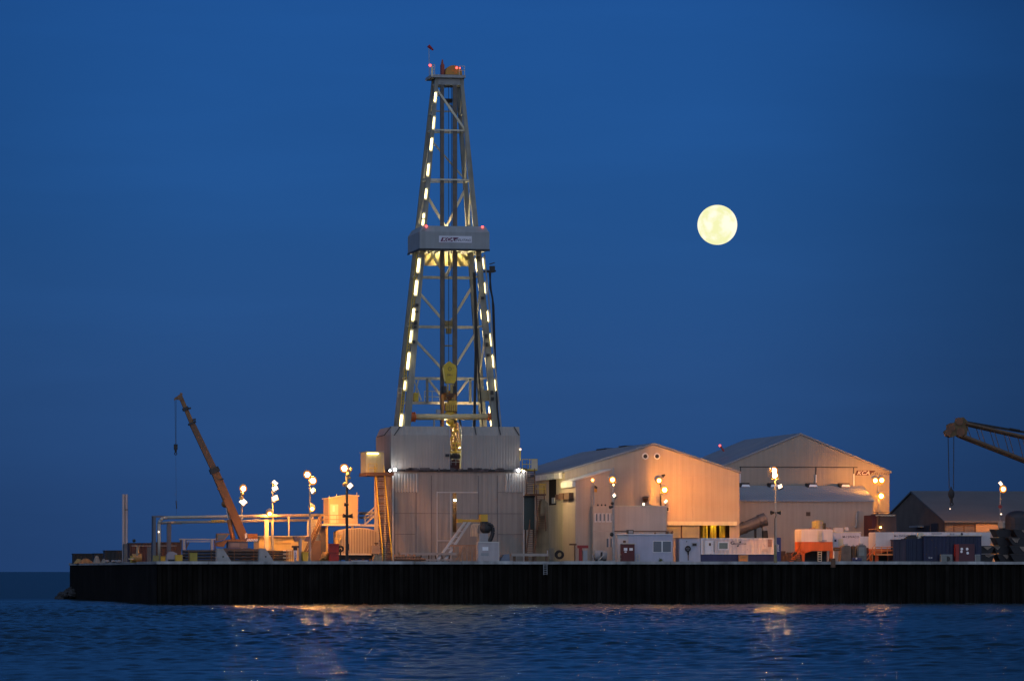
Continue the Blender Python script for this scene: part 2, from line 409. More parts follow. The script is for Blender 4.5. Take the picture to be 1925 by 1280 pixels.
# ------------------------------------------------------------------ moon
MD = 30000.; mx = (1348.5-CX)/F*MD; mz = CZ+(HY-423.)/F*MD; mr = 37.4/F*MD
mm = bpy.data.materials.new('moon_surface'); mm.use_nodes = True; nt = mm.node_tree; N = nt.nodes; N.remove(N['Principled BSDF'])
e = N.new('ShaderNodeEmission'); tc = N.new('ShaderNodeTexCoord'); no = N.new('ShaderNodeTexNoise'); no.inputs['Scale'].default_value = 1.25/mr; no.inputs['Detail'].default_value = 5; no.inputs['Roughness'].default_value = .55
nt.links.new(tc.outputs['Object'], no.inputs['Vector'])
r_ = N.new('ShaderNodeValToRGB'); r_.color_ramp.elements[0].position = .40; r_.color_ramp.elements[0].color = (.86, .86, .45, 1)
r_.color_ramp.elements[1].position = .56; r_.color_ramp.elements[1].color = (.98, .95, .74, 1)
nt.links.new(no.outputs['Fac'], r_.inputs[0]); nt.links.new(r_.outputs[0], e.inputs[0]); e.inputs[1].default_value = 1.08
nt.links.new(e.outputs[0], N['Material Output'].inputs[0])
mo = MB().ball((0,0,0), mr, 64, 32)
mme = bpy.data.meshes.new('moon'); mme.from_pydata(mo.v, [], mo.f); mme.materials.append(mm)
for p in mme.polygons: p.use_smooth = True
o = fresh(bpy.data.objects.new('moon', mme)); o.location = (mx, MD-D0, mz); o.rotation_euler = (.3, .5, .2)
meta(o, 'full pale yellow moon hanging in the blue dusk sky', 'moon')

# ------------------------------------------------------------------ platform: deck and sheet-pile wall
UE = 165.; VB = 116.
o = solo('deck', MB().prism_z([(.5,.5),(UE-.5,.5),(UE-.5,VB-.5),(.5,VB-.5)], 4.4, DECK), mat('deck_asphalt', (.06,.058,.055), .85, 0, .3, .3, bump=.02),
         'flat dark deck of the drilling platform', None, (0,0,0), kind='structure')
qw = thing('quay_wall', 'long dark steel sheet pile wall round the platform with a pale coping', 'quay wall', (0,0,0))
def piling(u0, u1, fn):
    m = MB(); x = u0; pts = []
    while x < u1:
        pts += [(x, 0), (x+.42, 0), (x+.60, .38), (x+1.02, .38)]; x += 1.2
    vs = []; fs = []
    for a, d in pts:
        for z in (-3., 4.78): vs.append(fn(a, d, z))
    for i in range(len(pts)-1): fs.append([2*i, 2*i+2, 2*i+3, 2*i+1])
    return m.add(vs, fs)
PIL = mat('sheet_piling', (.010, .0085, .007), .8, 0, .6, .35, streak=.7, spec=.10)
part('sheet_piling', piling(0, UE, lambda a, d, z: (a, d, z)), PIL, qw, label='front run of dark corrugated sheet piles')
part('sheet_piling', piling(0, VB, lambda a, d, z: (d-.1, a, z)), PIL, qw, label='receding left run of dark sheet piles')
part('sheet_piling', MB().box(.9, UE, VB-.3, VB, -3, 4.78).box(UE-.3, UE, 0, VB-.4, -3, 4.78), PIL, qw)
COP = mat('coping_concrete', (.40, .395, .39), .85, 0, .55, .5, bump=.03, streak=.2)
cp = MB(); x = -.15
while x < UE:
    w_ = rnd.uniform(5.5, 7.5); z_ = 5.14+rnd.uniform(-.03, .03)
    a, b_ = x, min(x+w_, UE)
    gap0, gap1 = U(1562, 0), U(1571, 0)
    if not (a < gap1 and b_ > gap0): cp.box(a, b_-.05, -.2, .7, 4.78, z_)
    else:
        cp.box(a, gap0, -.2, .7, 4.78, z_); cp.box(gap1, b_-.05, -.2, .7, 4.78, z_)
    x += w_
part('coping', cp, COP, qw)
cp = MB(); x = .75
while x < VB:
    cp.box(-.2, .7, x, min(x+6.9, VB), 4.78, 5.12); x += 7
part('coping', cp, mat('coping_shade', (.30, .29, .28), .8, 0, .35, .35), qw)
part('post', pbox(1562.5, 1570.5, 1049, 1066, -.3, 1.1), BROWN(), qw)
lad = MB()
for sx_ in (1022, 1028.5): lad.tube(P(sx_, 1057, -.25), P(sx_, 1080, -.25), .04, 5)
for k in range(7): lad.tube(P(1022, 1058+3.4*k, -.25), P(1028.5, 1058+3.4*k, -.25), .035, 5)
part('ladder', lad, GREY(), qw)
# heap of armour stones at the far left corner
m = MB()
for i in range(60):
    t = rnd.random(); a = VB-6+rnd.uniform(-4, 6); d = rnd.random()**1.4
    c = (-.2-d*2.3, a, 1.35*(1-d)-.25+rnd.uniform(-.3, .15)); r = rnd.uniform(.3, .62)
    k = len(m.v); m.ball(c, r, 7, 5, (1.2, 1, .75))
    m.v[k:] = [(p[0]+rnd.uniform(-.15,.15), p[1]+rnd.uniform(-.15,.15), p[2]+rnd.uniform(-.15,.15)) for p in m.v[k:]]
solo('riprap', m, mat('wet_stone', (.03,.03,.033), .8, 0, .4, 1., bump=.05), 'heap of dark wet stones at the foot of the far left corner', None, (0, VB, 0), kind='stuff')

# ------------------------------------------------------------------ drilling rig: substructure and wind walls
VR = 10.
ru0, ru1 = U(738, VR), U(985, VR); zj = Z(884, (ru0+ru1)/2, VR)
rig = thing('rig_building', 'big pale clad substructure and wind walls under the drilling derrick', 'rig building', ((ru0+ru1)/2, VR, DECK))
VRB = VR+12.
dx0, dx1 = U(851, VR), U(858.5, VR); dz0, dz1 = Z(1000, 40, VR), Z(926, 40, VR)
part('lower_wall', MB().box(ru0, dx0, VR, VR+.2, DECK, zj-.15).box(dx1, ru1, VR, VR+.2, DECK, zj-.15).box(dx0, dx1, VR, VR+.2, dz1, zj-.15).box(dx0, dx1, VR, VR+.2, DECK, dz0)
     .box(ru0+.2, ru1-.2, VRB-.2, VRB, DECK, zj-.15), CLAD(), rig)
part('lower_side_wall', MB().box(ru0, ru0+.2, VR+.2, VRB, DECK, zj-.15), CLADY(), rig)
part('lower_side_wall', MB().box(ru1-.2, ru1, VR+.2, VRB, DECK, zj-.15), CLADY(), rig)
part('floor_beam', MB().box(ru0-.3, ru1+.3, VR-.25, VRB, zj-.15, zj+.12), DSTEEL(), rig)
part('inner_wall', MB().box(dx0-2, dx1+2, VR+3, VR+3.2, DECK, dz1+1), BROWN(), rig)
# cladding joints, pipes and door frame on the lower front
j = MB()
for px_ in (742, 782, 811, 899, 935): j.box(U(px_, VR)-.05, U(px_, VR)+.05, VR-.03, VR-.003, DECK+.2, zj-.6)
for (a, b_, y) in ((742, 785, 925), (935, 985, 925), (742, 985, 965), (742, 780, 1004), (935, 985, 1004)):
    j.box(U(a, VR), U(b_, VR), VR-.045, VR-.032, Z(y, 40, VR)-.03, Z(y, 40, VR)+.03)
part('panel_trim', j, mat('seam_dark', (.15,.12,.11), .6, 0, .3, 1), rig)
part('corner_trim', MB().box(ru0-.06, ru0+.12, VR-.06, VR-.004, DECK, zj-.2).box(ru1-.12, ru1+.06, VR-.06, VR-.004, DECK, zj-.2), mat('trim_pale', (.55,.50,.46), .5, 0, .1, 1), rig)
j = MB()
for px_ in (821.5, 847.5): j.box(U(px_, VR)-.05, U(px_, VR)+.05, VR-.09, VR-.048, Z(1052, 40, VR), Z(924, 40, VR))
for y in (925.5, 1016): j.box(U(821.5, VR), U(898, VR) if y < 950 else U(848, VR), VR-.10, VR-.052, Z(y, 40, VR)-.05, Z(y, 40, VR)+.05)
part('door_frame', j, mat('trim_pale', (.55,.50,.46), .5, 0, .1, 1), rig)
part('door_panel', pbox(823, 847, 927, 1015, VR-.03, .027), mat('door_sheet', (.33,.265,.22), .5, 0, .1, .6, streak=.2, corr=.9), rig)
bulb(rig, P(855, 940, VR+.9), .10, EM_WARM, False)
# bright folded sheets below the corner lamps
def ribs(x0, x1, y0, y1, v):
    m = MB(); u = U(x0, v); e = U(x1, v)
    while u < e:
        m.prism_z([(u, v), (u+.10, v-.09), (u+.22, v-.09), (u+.32, v)], Z(y1, u, v), Z(y0, u, v)); u += .36
    return m
RIBM = mat('ribbed_sheet', (.36,.335,.31), .5, 0, .1, .6)
part('ribbed_panel', ribs(742.5, 782, 890, 925, VR-.004), RIBM, rig)
part('ribbed_panel', ribs(950, 984, 890, 925, VR-.004), RIBM, rig)
# upper wind walls
VU = VR+.35; a0, a1 = U(735, VU), U(977.5, VU); s0, s1 = U(845, VU), U(868, VU)
z1, z2 = Z(818, 39, VU), Z(803, 39, VU)+.1; LE = .55
def windwall(u0, u1, zb):
    m = MB(); u = u0
    while u < u1-.01:      # folded sheets with a lip leaning inwards
        e = min(u+.34, u1); c = (u+e)/2
        for (p, q, dp, dq) in ((u, c-.02, 0, .0), (c-.02, c+.02, 0, .022), (c+.02, e-.04, .022, .022), (e-.04, e, .022, 0)):
            m.add([(p, VU+dp, zb), (q, VU+dq, zb), (q, VU+dq, z1), (p, VU+dp, z1), (q, VU+dq+LE, z2), (p, VU+dp+LE, z2)], [[0,1,2,3],[3,2,4,5]])
        u = e
    return m
part('wind_wall', windwall(a0, s0, zj+.12), mat('wind_wall_sheet', (.33,.29,.26), .55, 0, .10, .3, streak=.10), rig)
part('wind_wall', windwall(s1, a1, zj+.12), mat('wind_wall_sheet', (.4,.4,.4)), rig)
part('wind_wall', MB().box(a0+.1, a1-.1, VRB-.3, VRB-.1, zj+.13, z1), CLAD(), rig)
WV = U(709, VRB-4)
for ue, s in ((a0, 1), (a1, -1)):
    part('side_wind_wall', MB().add([(ue, VU+.05, zj+.12), (ue, VRB-.1, zj+.12), (ue, VRB-.1, z1), (ue, VU+.05, z1), (ue+s*.5, VRB-.1, z2), (ue+s*.5, VU+.6, z2)], [[0,1,2,3],[3,2,4,5]]), CLADY(), rig)
j = MB()
for x0_, x1_ in ((752, 741), (735, 722), (966, 976)): j.bar(P(x0_, 802, VU+.45), P(x1_, 818, VU-.06), .10)
for x0_, x1_ in ((892, 895), (937, 941)): j.bar(P(x0_, 800, VU+.5), P(x1_, 817, VU-.08), .10)
j.bar(P(709, 821, VRB-3), P(722, 818, VR+5), .10); j.bar(P(722, 818, VR+5), P(735, 804, VR+6), .1)
part('tie_rod', j, BLACK(), rig)
j = MB()
for px_ in (845, 868): j.box(U(px_, VU)-.06, U(px_, VU)+.06, VU-.06, VU+.3, zj+.1, z2)
part('slot_frame', j, GREY(), rig)
# clutter on the floor edge
j = MB()
for i in range(46):
    u = rnd.uniform(ru0+.3, ru1-.3); j.box(u, u+rnd.uniform(.15, .8), VR-.4, VR-.26, zj-.12+rnd.uniform(0,.2), zj+rnd.uniform(.14,.34))
part('edge_fitting', j, mat('edge_gear', (.10,.08,.085), .6, 0, .4, 2), rig)
# corner lamps
for x_, y_ in ((733, 884), (742.5, 882.5), (974.5, 884), (984.5, 885)):
    small = x_ in (733, 984.5)
    bulb(rig, P(x_, y_, VR-.55), .11 if small else .16, EM_LED if not small else emit('led_small', LED, 40), False, )
b_ = part('mast_pole', MB().tube(P(978, 866, VU-.2), P(978, 842, VU-.2), .07), YELLOW(), rig)
part('lens', MB().box(*[c for c in (P(976.6, 845, VU-.4)[0], P(979.4, 845, VU-.4)[0], VU-.5, VU-.3, Z(846, 44, VU), Z(843, 44, VU))]), EM_FACE, b_)
# lamps inside the wind walls and below the fingerboard that light the drill floor
bulb(rig, P(834, 812, VR+6.5), .15, emit('floor_bulb', (1., .76, .36), 5200), False)
bulb(rig, P(864, 841, VR+2.6), .05, emit('floor_bulb2', (1., .75, .35), 260), False)
# slot contents: rail, gear
m = MB(); railing(m, [P(846.5, 848, VU+.25), P(866.5, 848, VU+.25)], 1.0, .6, .04); m.tube(P(846, 833, VU+.2), P(867, 833, VU+.2), .05)
part('slot_railing', m, YELLOW(), rig)
part('slot_platform', MB().box(s0+.1, s1-.1, VU+.1, VU+2.4, Z(850.5, 39, VU), Z(848, 39, VU)), YELLOW(), rig)
m = MB(); railing(m, [P(848, 874, VU+.1), P(866, 874, VU+.1)], .75, .6, .035); part('slot_railing', m, GREY(), rig)
part('slot_gear', MB().ball(P(852, 857, VU+.5), .33, 8, 6).ball(P(860, 858, VU+.5), .38, 8, 6).box(*sorted((U(847, VU), U(866, VU))), VU+.7, VU+1.1, Z(863, 39, VU), Z(853, 39, VU)), DSTEEL(), rig)
part('slot_backing', MB().box(s0+.05, s1-.05, VU+1.2, VU+1.3, zj+.13, Z(864, 39, VU)), DRED(), rig)
part('junction_box', pbox(838, 845, 853, 858, VU-.3, .28), DSTEEL(), rig)

# doghouse cabin on the left with its strip lamp
dv = VR-1.6
dg = thing('drill_cabin', 'small yellow lit cabin cantilevered high on the left of the rig building', 'cabin', P(704, 890, dv))
u0, u1 = U(688, dv), U(722, dv)
zb, zt = Z(888, u0, dv), Z(848, u0, dv)
part('wall', MB().box(u0, u1, dv, dv+4.2, zb, zt-.12), mat('cabin_cream', (.52,.46,.27), .55, 0, .1, .8, streak=.15), dg)
part('roof', MB().box(u0-.1, u1, dv-.5, dv+4.3, zt-.11, zt), GREY(), dg)
part('floor', MB().box(u0-.15, u1+1., dv-1.2, dv+4.3, zb-.40, zb), BROWN(), dg)
part('door', pbox(707, 717, 857, 887, dv-.05, .045), mat('cabin_door', (.44,.38,.20), .5, 0, .1, 1), dg)
m = MB(); railing(m, [(u0+.1, dv-1.1, zb), (U(706, dv), dv-1.1, zb)], 1.05, 1., .035); part('railing', m, YELLOW(), dg)
part('tube_lamp', MB().box(U(690, dv), U(711, dv), dv-.28, dv-.12, zt-.33, zt-.20), EM_TUBE2, dg)
# stair tower left
S0 = P(728.5, 1055, VR-6.5); S0 = (S0[0], S0[1], DECK)
sx_ = P(713, 890, dv-.3)
stair('stair', 'long steep yellow stair up the left corner of the rig to the small lit cabin', S0, sx_, 1.1, BROWN(), YELLOW(), r=.06)
st = thing('stair_tower', 'yellowish support tower of panels behind the long yellow stair', 'support tower', at(712, VR-.6))
m = MB()
for x0_, x1_ in ((704.5, 710.5), (722.5, 725.5)): m.box(U(x0_, VR-.8), U(x1_, VR-.8), VR-.8, VR-.4, DECK, zb-.42)
part('column', m, mat('tower_panel', (.50,.40,.26), .6, 0, .15, .8, streak=.2), st)
m = MB()
for i in range(11):
    y = 905+i*14; m.box(U(710.5, VR-.6), U(722.5, VR-.6), VR-.6, VR-.5, Z(y, 30, VR), Z(y-1.6, 30, VR))
part('rung_frame', m, BROWN(), st)
# right side access
rv = VR-.5
t = thing('landing', 'small railed steel landing high on the right corner of the rig building', 'landing', P(993, 882, rv))
p0, p1 = P(979.5, 882, rv), P(1008, 882, rv)
part('floor', MB().box(p0[0], p1[0], rv-.8, rv+2.2, p0[2]-.15, p0[2]), YELLOW(), t)
m = MB(); railing(m, [(p0[0], rv-.75, p0[2]), (p1[0], rv-.75, p0[2]), (p1[0], rv+2, p0[2])], 1.2, .9, .04); part('railing', m, YELLOW(), t)
part('flood_shield', MB().box(p0[0]+1.15, p0[0]+1.2, rv+3.9, rv+5.2, p0[2]-.75, p0[2]-.2).box(p0[0]+1.15, p0[0]+1.9, rv+3.85, rv+3.9, p0[2]-.75, p0[2]-.2), GREY(), t); part('bulb', MB().ball((p0[0]+1.5, rv+4.5, p0[2]-.45), .14, 10, 8), emit('flood_warm', (1., .74, .36), 3600), t, True)  # two plates added to hide the bulb and shield the sea side
part('side_panel', MB().box(p1[0]-.75, p1[0], rv-.8, rv-.77, p0[2], p0[2]+1.15), mat('toe_panel', (.5,.42,.30), .5, 0, .1, 1), t)
p2 = P(1012, 928, rv)
t = thing('landing', 'middle railed steel landing beside the pale hall wall, right of the rig', 'landing', p2)
q0, q1 = P(994, 928, rv), P(1024, 928, rv)
part('floor', MB().box(q0[0], q1[0], rv-.8, rv+3.2, q0[2]-.2, q0[2]), BROWN(), t)
m = MB(); railing(m, [(U(1001, rv), rv-.75, q0[2]), (q1[0], rv-.75, q0[2]), (q1[0], rv+3, q0[2])], 1.2, .8, .04); part('railing', m, YELLOW(), t)
stair('stair', 'upper dark stair flight on the right corner of the rig building', (U(990, rv), rv-2.6, q0[2]), (U(997.5, rv), rv, p0[2]), .95, BROWN(), BROWN())
stair('stair', 'middle stair flight beside the dark green box right of the rig', (U(1008.5, rv), rv-3.4, Z(997, 45, rv)), (U(1015.5, rv), rv, q0[2]), .95, BROWN(), BROWN())
stair('stair', 'lowest stair flight reaching the deck at the right of the rig', (U(994, rv-5), rv-5.4, DECK), (U(1004, rv-2), rv-1.8, Z(992, 45, rv)), .95, BROWN(), BROWN())
g = thing('control_box', 'dark green windowless box hung at the right side of the rig', 'equipment box', P(994, 995, rv))
part('body', pbox(985.5, 1005, 934, 995, rv+.2, 3), DGREEN(), g); part('lid', pbox(985.2, 1006, 931.5, 934, rv-.1, 3.4), BLACK(), g)
m = MB()
for x_ in (987, 1003): m.box(U(x_, rv+1)-.1, U(x_, rv+1)+.1, rv+.9, rv+1.1, DECK, Z(995, 45, rv))
part('leg', m, BROWN(), g)

# ------------------------------------------------------------------ derrick
VF, VK = 15.0, 20.5
def zz(y): return Z(y, 38.5, 17.5)
der = thing('derrick', 'tall steel drilling derrick with lit legs and a grey racking board box', 'derrick', (38.5, 17.5, zz(803)))
def leg_pt(side, front, y):
    t = (803-y)/(803-150.)
    if front: x = (765+(821-765)*t) if side < 0 else (931+(867-931)*t); v = VF+1.6*t
    else: x = (760.5+(820.0-760.5)*t) if side < 0 else (922+(865-922)*t); v = VK-1.8*t
    if not front: x -= (14*(1-t)+5*t) if side < 0 else (13*(1-t)+5*t)
    return (U(x, v), v, zz(y))
LP = {}
for s in (-1, 1):
    for f in (True, False):
        part('leg', MB().taper(leg_pt(s, f, 806), leg_pt(s, f, 150), .80, .44, .75, .42), MASTP(), der)
BRC = mat('brace_lit', (.58, .54, .42), .5, .05, .15, .8, streak=.15)  # pale yellow lamplight on the lattice put into this colour
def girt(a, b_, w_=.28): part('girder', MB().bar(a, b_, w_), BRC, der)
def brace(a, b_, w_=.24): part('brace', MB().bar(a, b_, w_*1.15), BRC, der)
for y in (247, 340, 520, 613, 710, 756):
    girt(leg_pt(-1, False, y), leg_pt(1, False, y), .34 if y > 500 else .26)
for y in (160, 215, 247, 340, 520, 613, 710):
    girt(leg_pt(-1, True, y), leg_pt(-1, False, y), .2); girt(leg_pt(1, True, y), leg_pt(1, False, y), .2)
for y0_, y1_ in ((165, 215), (247, 340), (340, 425), (530, 610), (620, 705)):
    for s in (-1, 1): brace(leg_pt(s, True, y0_), leg_pt(s, False, y1_), .15)
def mid(y, v=VK-1, x=842): return (U(x, v), v, zz(y))
brace(leg_pt(1, True, 250), (leg_pt(-1, True, 168)), .22)
for y in (247, 340): girt(leg_pt(-1, True, y), leg_pt(1, True, y), .16)
brace(leg_pt(-1, False, 255), leg_pt(1, False, 335), .16); brace(leg_pt(-1, False, 168), leg_pt(1, False, 212), .14); girt(leg_pt(-1, False, 208), leg_pt(1, False, 208), .16)
for y0_, y1_, x in ((352, 426, 838), (432, 518, 838), (534, 612, 843), (622, 706, 844)):
    for s in (-1, 1): brace(leg_pt(s, False, y0_), mid(y1_, x=x), .26)
for s in (-1, 1):
    x = 803 if s < 0 else 884
    part('brace', MB().bar(mid(710, x=x-12*s*0), mid(756, x=x), .28), MASTP(), der)
    brace(mid(712, x=805 if s < 0 else 880), mid(742, x=828 if s < 0 else 858), .22)
brace(mid(712, x=778), mid(752, x=792), .14); brace(mid(712, x=787), mid(756, x=776), .14)
# crown
vc = 18.
zc = zz(150)
c0, c1 = U(812, vc), U(868, vc)
part('crown_beam', MB().box(c0+.3, c1, vc-1.6, vc+1.6, zz(162), zz(149.5)), mat('crown_grey', (.26,.27,.28), .5, 0, .15, 1), der)
part('crown_platform', MB().box(U(805, vc), c1+.1, vc-2.1, vc+2.1, zz(149.3), zz(144)), GREY(), der)
m = MB(); railing(m, [(U(805.5, vc), vc-2, zz(144)), (U(812, vc), vc-2, zz(144))], 1.2, .5, .04); railing(m, [(U(858, vc), vc-2, zz(144)), (c1, vc-2, zz(144))], 1.1, .5, .04)
part('crown_railing', m, CREAM(), der)
part('toe_board', MB().box(U(805, vc), U(809, vc), vc-2.12, vc-2.05, zz(147), zz(128)), CREAM(), der)
m = MB(); sh = []
for k in range(13):
    a = math.pi*k/12; sh.append((U(850, vc)-1.05*math.cos(a), zz(142)+1.15*math.sin(a)**.7))
m.prism(sh, vc-1.2, vc+1.2); part('sheave_guard', m, mat('guard_ochre', (.36,.20,.03), .5, 0, .2, 1.5), der)
part('crown_hoist', MB().box(U(827.5, vc), U(833, vc), vc-1., vc, zz(142), zz(123)).taper((U(830, vc), vc-.5, zz(124)), (U(830.3, vc), vc-.5, zz(113)), .35, .12), mat('rust_red_paint', (.25,.05,.03), .6, 0, .2, 1), der)
part('crown_block', MB().box(U(832, vc), U(849, vc), vc-.5, vc+.5, zz(193), zz(186)), DSTEEL(), der)
for x_, y_ in ((808.5, 123.3), (858.5, 128), (864.5, 128.5)):
    part('beacon', MB().ball(P(x_, y_, vc-2), .15 if x_ < 864 else .09, 8, 6), EM_RED, der, True)
# racking board box
vb0, vb1 = 13.2, 22.
bx0, bx1 = U(789, vb0), U(920, vb0); bz0, bz1 = zz(474.5), zz(430); ch = .75
def ring_box(mb, u0, u1, v0, v1, z0, z1, t=.12):
    n = 0
    pts = [(u0, v0), (u1, v0), (u1, v1), (u0, v1)]
    for i in range(4):
        (ua, va), (ub, vb) = pts[i], pts[(i+1) % 4]
        cu = (u0+u1)/2; cv = (v0+v1)/2
        ia = (ua+(cu-ua)*.0, va); 
        inn = lambda u, v, k: (u+(k if u < cu else -k), v+(k if v < cv else -k))
        a_, b__ = inn(ua, va, ch*.6), inn(ub, vb, ch*.6)
        mb.add([(ua, va, z0), (ub, vb, z0), (ub, vb, z1-ch), (ua, va, z1-ch), (b__[0], b__[1], z1), (a_[0], a_[1], z1)], [[0,1,2,3],[3,2,4,5]])
    return mb
BOXM = mat('racking_sheet', (.27,.285,.30), .55, .0, .12, .5, streak=.12)
rb = part('racking_board', ring_box(MB(), bx0, bx1, vb0, vb1, bz0, bz1), BOXM, der)
part('edge_trim', MB().box(bx0-.05, bx1+.05, vb0-.06, vb0-.01, bz0-.12, bz0+.12).box(bx0-.06, bx0-.01, vb0, vb1, bz0-.12, bz0+.12), DSTEEL(), rb)
part('inner_sheet', MB().box(U(798, vb1-1.4), U(891, vb1-1.4), vb1-1.4, vb1-1.3, zz(497), zz(474)), mat('inner_lit_sheet', (.55,.46,.22), .55, 0, .1, 1, corr=.9), rb)  # yellow lamplight inside the box put into the sheet's colour
m = MB()
for i in range(9): m.box(U(800+i*12, 18), U(803+i*12, 18), 14.2, 21., bz0+.1, bz0+.3)
part('finger', m, STEEL(), rb)
v_ = vb0-.05
sg = part('sign_plate', pbox(825.3, 887, 443.8, 456.3, v_, .045), mat('sign_white', (.62,.62,.70), .5, 0, .04, 1), rb)
def par(x0, x1, x2, x3, y0, y1, v): return MB().add([(U(x0, v), v, zz(y1) if v < 20 else Z(y1, 90, v)), (U(x1, v), v, zz(y1) if v < 20 else Z(y1, 90, v)), (U(x2, v), v, zz(y0) if v < 20 else Z(y0, 90, v)), (U(x3, v), v, zz(y0) if v < 20 else Z(y0, 90, v))], [[0,1,2,3]])
def kca(root, x0, y0, sx, sy, v, white, dark, red):
    """the company lettering: dark slanted field with white KCA, then DEUTAG in small capitals"""
    zf = lambda y: Z(y, U(x0, v), v)
    X = lambda f: x0+f*sx; Y = lambda f: y0+f*sy
    m = MB().add([(U(X(0), v), v, zf(Y(1))), (U(X(.39), v), v, zf(Y(1))), (U(X(.60), v), v, zf(Y(.08))), (U(X(.585), v), v, zf(Y(0))), (U(X(.055), v), v, zf(Y(0)))], [[0,1,2,3,4]])
    part('logo_field', m, red, root)
    lettering(root, 'KCA', X(.07), X(.43), Y(.10), Y(.92), v-.012, white, .32)
    lettering(root, 'D', X(.44), X(.56), Y(.22), Y(.94), v-.014, dark, .32)
    lettering(root, 'EUTAG', X(.57), X(1.), Y(.42), Y(.94), v-.014, dark, .32)
kca(sg, 828, 446.2, 57.5, 7.9, v_-.012, LABELW(), INK(), PURPLE())
for x_, y_ in ((801.3, 425.6), (907, 427)):
    t = MB().ball(P(x_, y_, vb0+.3), .15, 8, 6); part('beacon', t, EM_RED, der, True)
m = MB().tube(P(907, 429, vb0+.3), P(907, 433, vb0+.4), .05).bar(P(793, 434, vb0-.03), P(800, 427, vb0-.03), .1)
part('bracket', m, GREY(), der)
bulb(der, P(843, 446, 19.2), .14, emit('rack_bulb', (1., .80, .40), 3600), False)
# strip lamps along the legs
TL = [(818, 175, 191), (815, 221, 242), (810.6, 261, 282), (804.7, 309, 330), (800.5, 356, 373), (796.3, 402, 410), (795, 413, 423),
      (786.5, 487, 511), (782, 528, 554), (776.8, 581, 602), (772.4, 622, 643), (767.5, 664, 693), (761, 717, 732), (754, 780, 800)]
TR = [(895.5, 487, 510), (901.3, 533, 553), (905, 583, 600), (909.6, 622, 645), (914, 672, 690), (917.5, 718, 735), (921.5, 765, 800)]
TO = [(908.5, 486, 505), (911.5, 532, 551), (917, 585, 604), (922, 628, 650), (926.5, 668, 690), (931, 714, 734)]
def tubes(lst, v, slope, r, m):
    for i, (x, y0_, y1_) in enumerate(lst):
        ym = (y0_+y1_)/2
        f = part('tube_lamp', MB().tube(P(x-slope*(y0_-ym), y0_, v), P(x-slope*(y1_-ym), y1_, v), r*rnd.uniform(.75, 1.1), 8), m[(i*7+i//2) % 3], der)
        part('lamp_tray', MB().bar(P(x-slope*(y0_-3-ym)+1, y0_-3, v+.25), P(x-slope*(y1_+3-ym)+1, y1_+3, v+.25), r*3, .06), mat('tray_pale', (.62,.58,.44), .5, 0, .2, 2), f)
tubes(TL[:7], VF-.2, .10, .11, EM_TUBE); tubes(TL[7:], VF-.2, .108, .15, EM_TUBE)
tubes(TR, VF+1.5, -.11, .10, EM_TUBE); tubes(TO, VF-.6, -.10, .055, EM_TUBE)
# ladder and cable tray on the outside of the lit legs
m = MB()
for a, b_ in (((786, 478), (750, 803)), ((781.5, 478), (745.5, 803))): m.tube(P(a[0]+2, a[1], VF+.6), P(b_[0]+4, b_[1], VF+.6), .06, 5)
for i in range(60):
    t = i/59; m.tube(P(788-36*t+2, 478+325*t, VF+.6), P(783.5-36*t+2, 478+325*t, VF+.6), .04, 4)
part('ladder', m, YELLOW(), der)
m = MB().tube(P(910.5, 478, VF-.5), P(942, 803, VF-.5), .09, 6); part('cable_tray', m, GREY(), der)
m = MB()
for i in range(16):
    t = rnd.random(); s = rnd.choice((-1, 1)); y = 490+300*t; p = leg_pt(s, True, y)
    m.box(p[0]-.3, p[0]+.05, p[1]-.7, p[1]-.4, p[2], p[2]+rnd.uniform(.2, .5))
part('junction_box', m, DSTEEL(), der)
# vertical guide rails
for x, r in ((831, .22), (855, .26)):
    part('guide_rail', MB().box(U(x, 16.6)-r, U(x, 16.6)+r, 16.4, 16.8, zz(868), zz(158)), mat('rail_steel', (.10,.085,.075), .5, .2, .25, 1), der)
for x, y0_, y1_ in ((843.5, 160, 690), (849, 160, 520), (835.5, 440, 700)):
    part('drill_line', MB().tube(P(x, y0_, 17.2), P(x, y1_, 17.2), .035, 5), DSTEEL(), der)
part('stabber', MB().box(U(837, 18), U(852, 18), 17.6, 18.6, zz(612), zz(603)).box(U(839, 18), U(848, 18), 17.6, 18.4, zz(627), zz(617)).tube(P(836, 650, 18), P(852, 650, 18), .08), mat('dirty_yellow', (.30,.24,.10), .6, 0, .2, 1), der)
# gallery gear
m = MB(); railing(m, [mid(755, x=798), mid(755, x=827)], 1.35, .9, .045); part('gallery_railing', m, CREAM(), der)
m = MB(); p = P(748, 747, 19); q = P(755, 747, 19); railing(m, [p, q], 1.15, .4, .045); part('side_railing', m, CREAM(), der)
part('winch_box', pbox(901, 921, 733, 753, VF+.9, 1.2), mat('dirty_yellow2', (.36,.30,.17), .6, 0, .2, 1), der)
part('winch_box', pbox(778, 787, 738, 754, VF+.9, 1.2), YELLOW(), der)
part('cross_tube', MB().tube(P(775, 783.5, VF+.2), P(921, 783.5, VF+.2), .37, 14), mat('tube_cream', (.60,.46,.24), .5, 0, .1, .7, streak=.1), der, True)
m = MB()
for x in (773.5, 776.5, 779.5): m.tube(P(x-.7, 783.5, VF+.2), P(x+.7, 783.5, VF+.2), .62, 14)
for x in (918, 921): m.tube(P(x-.7, 783.5, VF+.2), P(x+.7, 783.5, VF+.2), .5, 14)
part('tube_flange', m, ORANGE(), der)
part('tube_support', MB().tube(P(816, 789, VF+.2), P(816, 810, VF+.2), .12).box(U(821, VF), U(828, VF), VF, VF+.6, zz(778), zz(771)), GREY(), der)
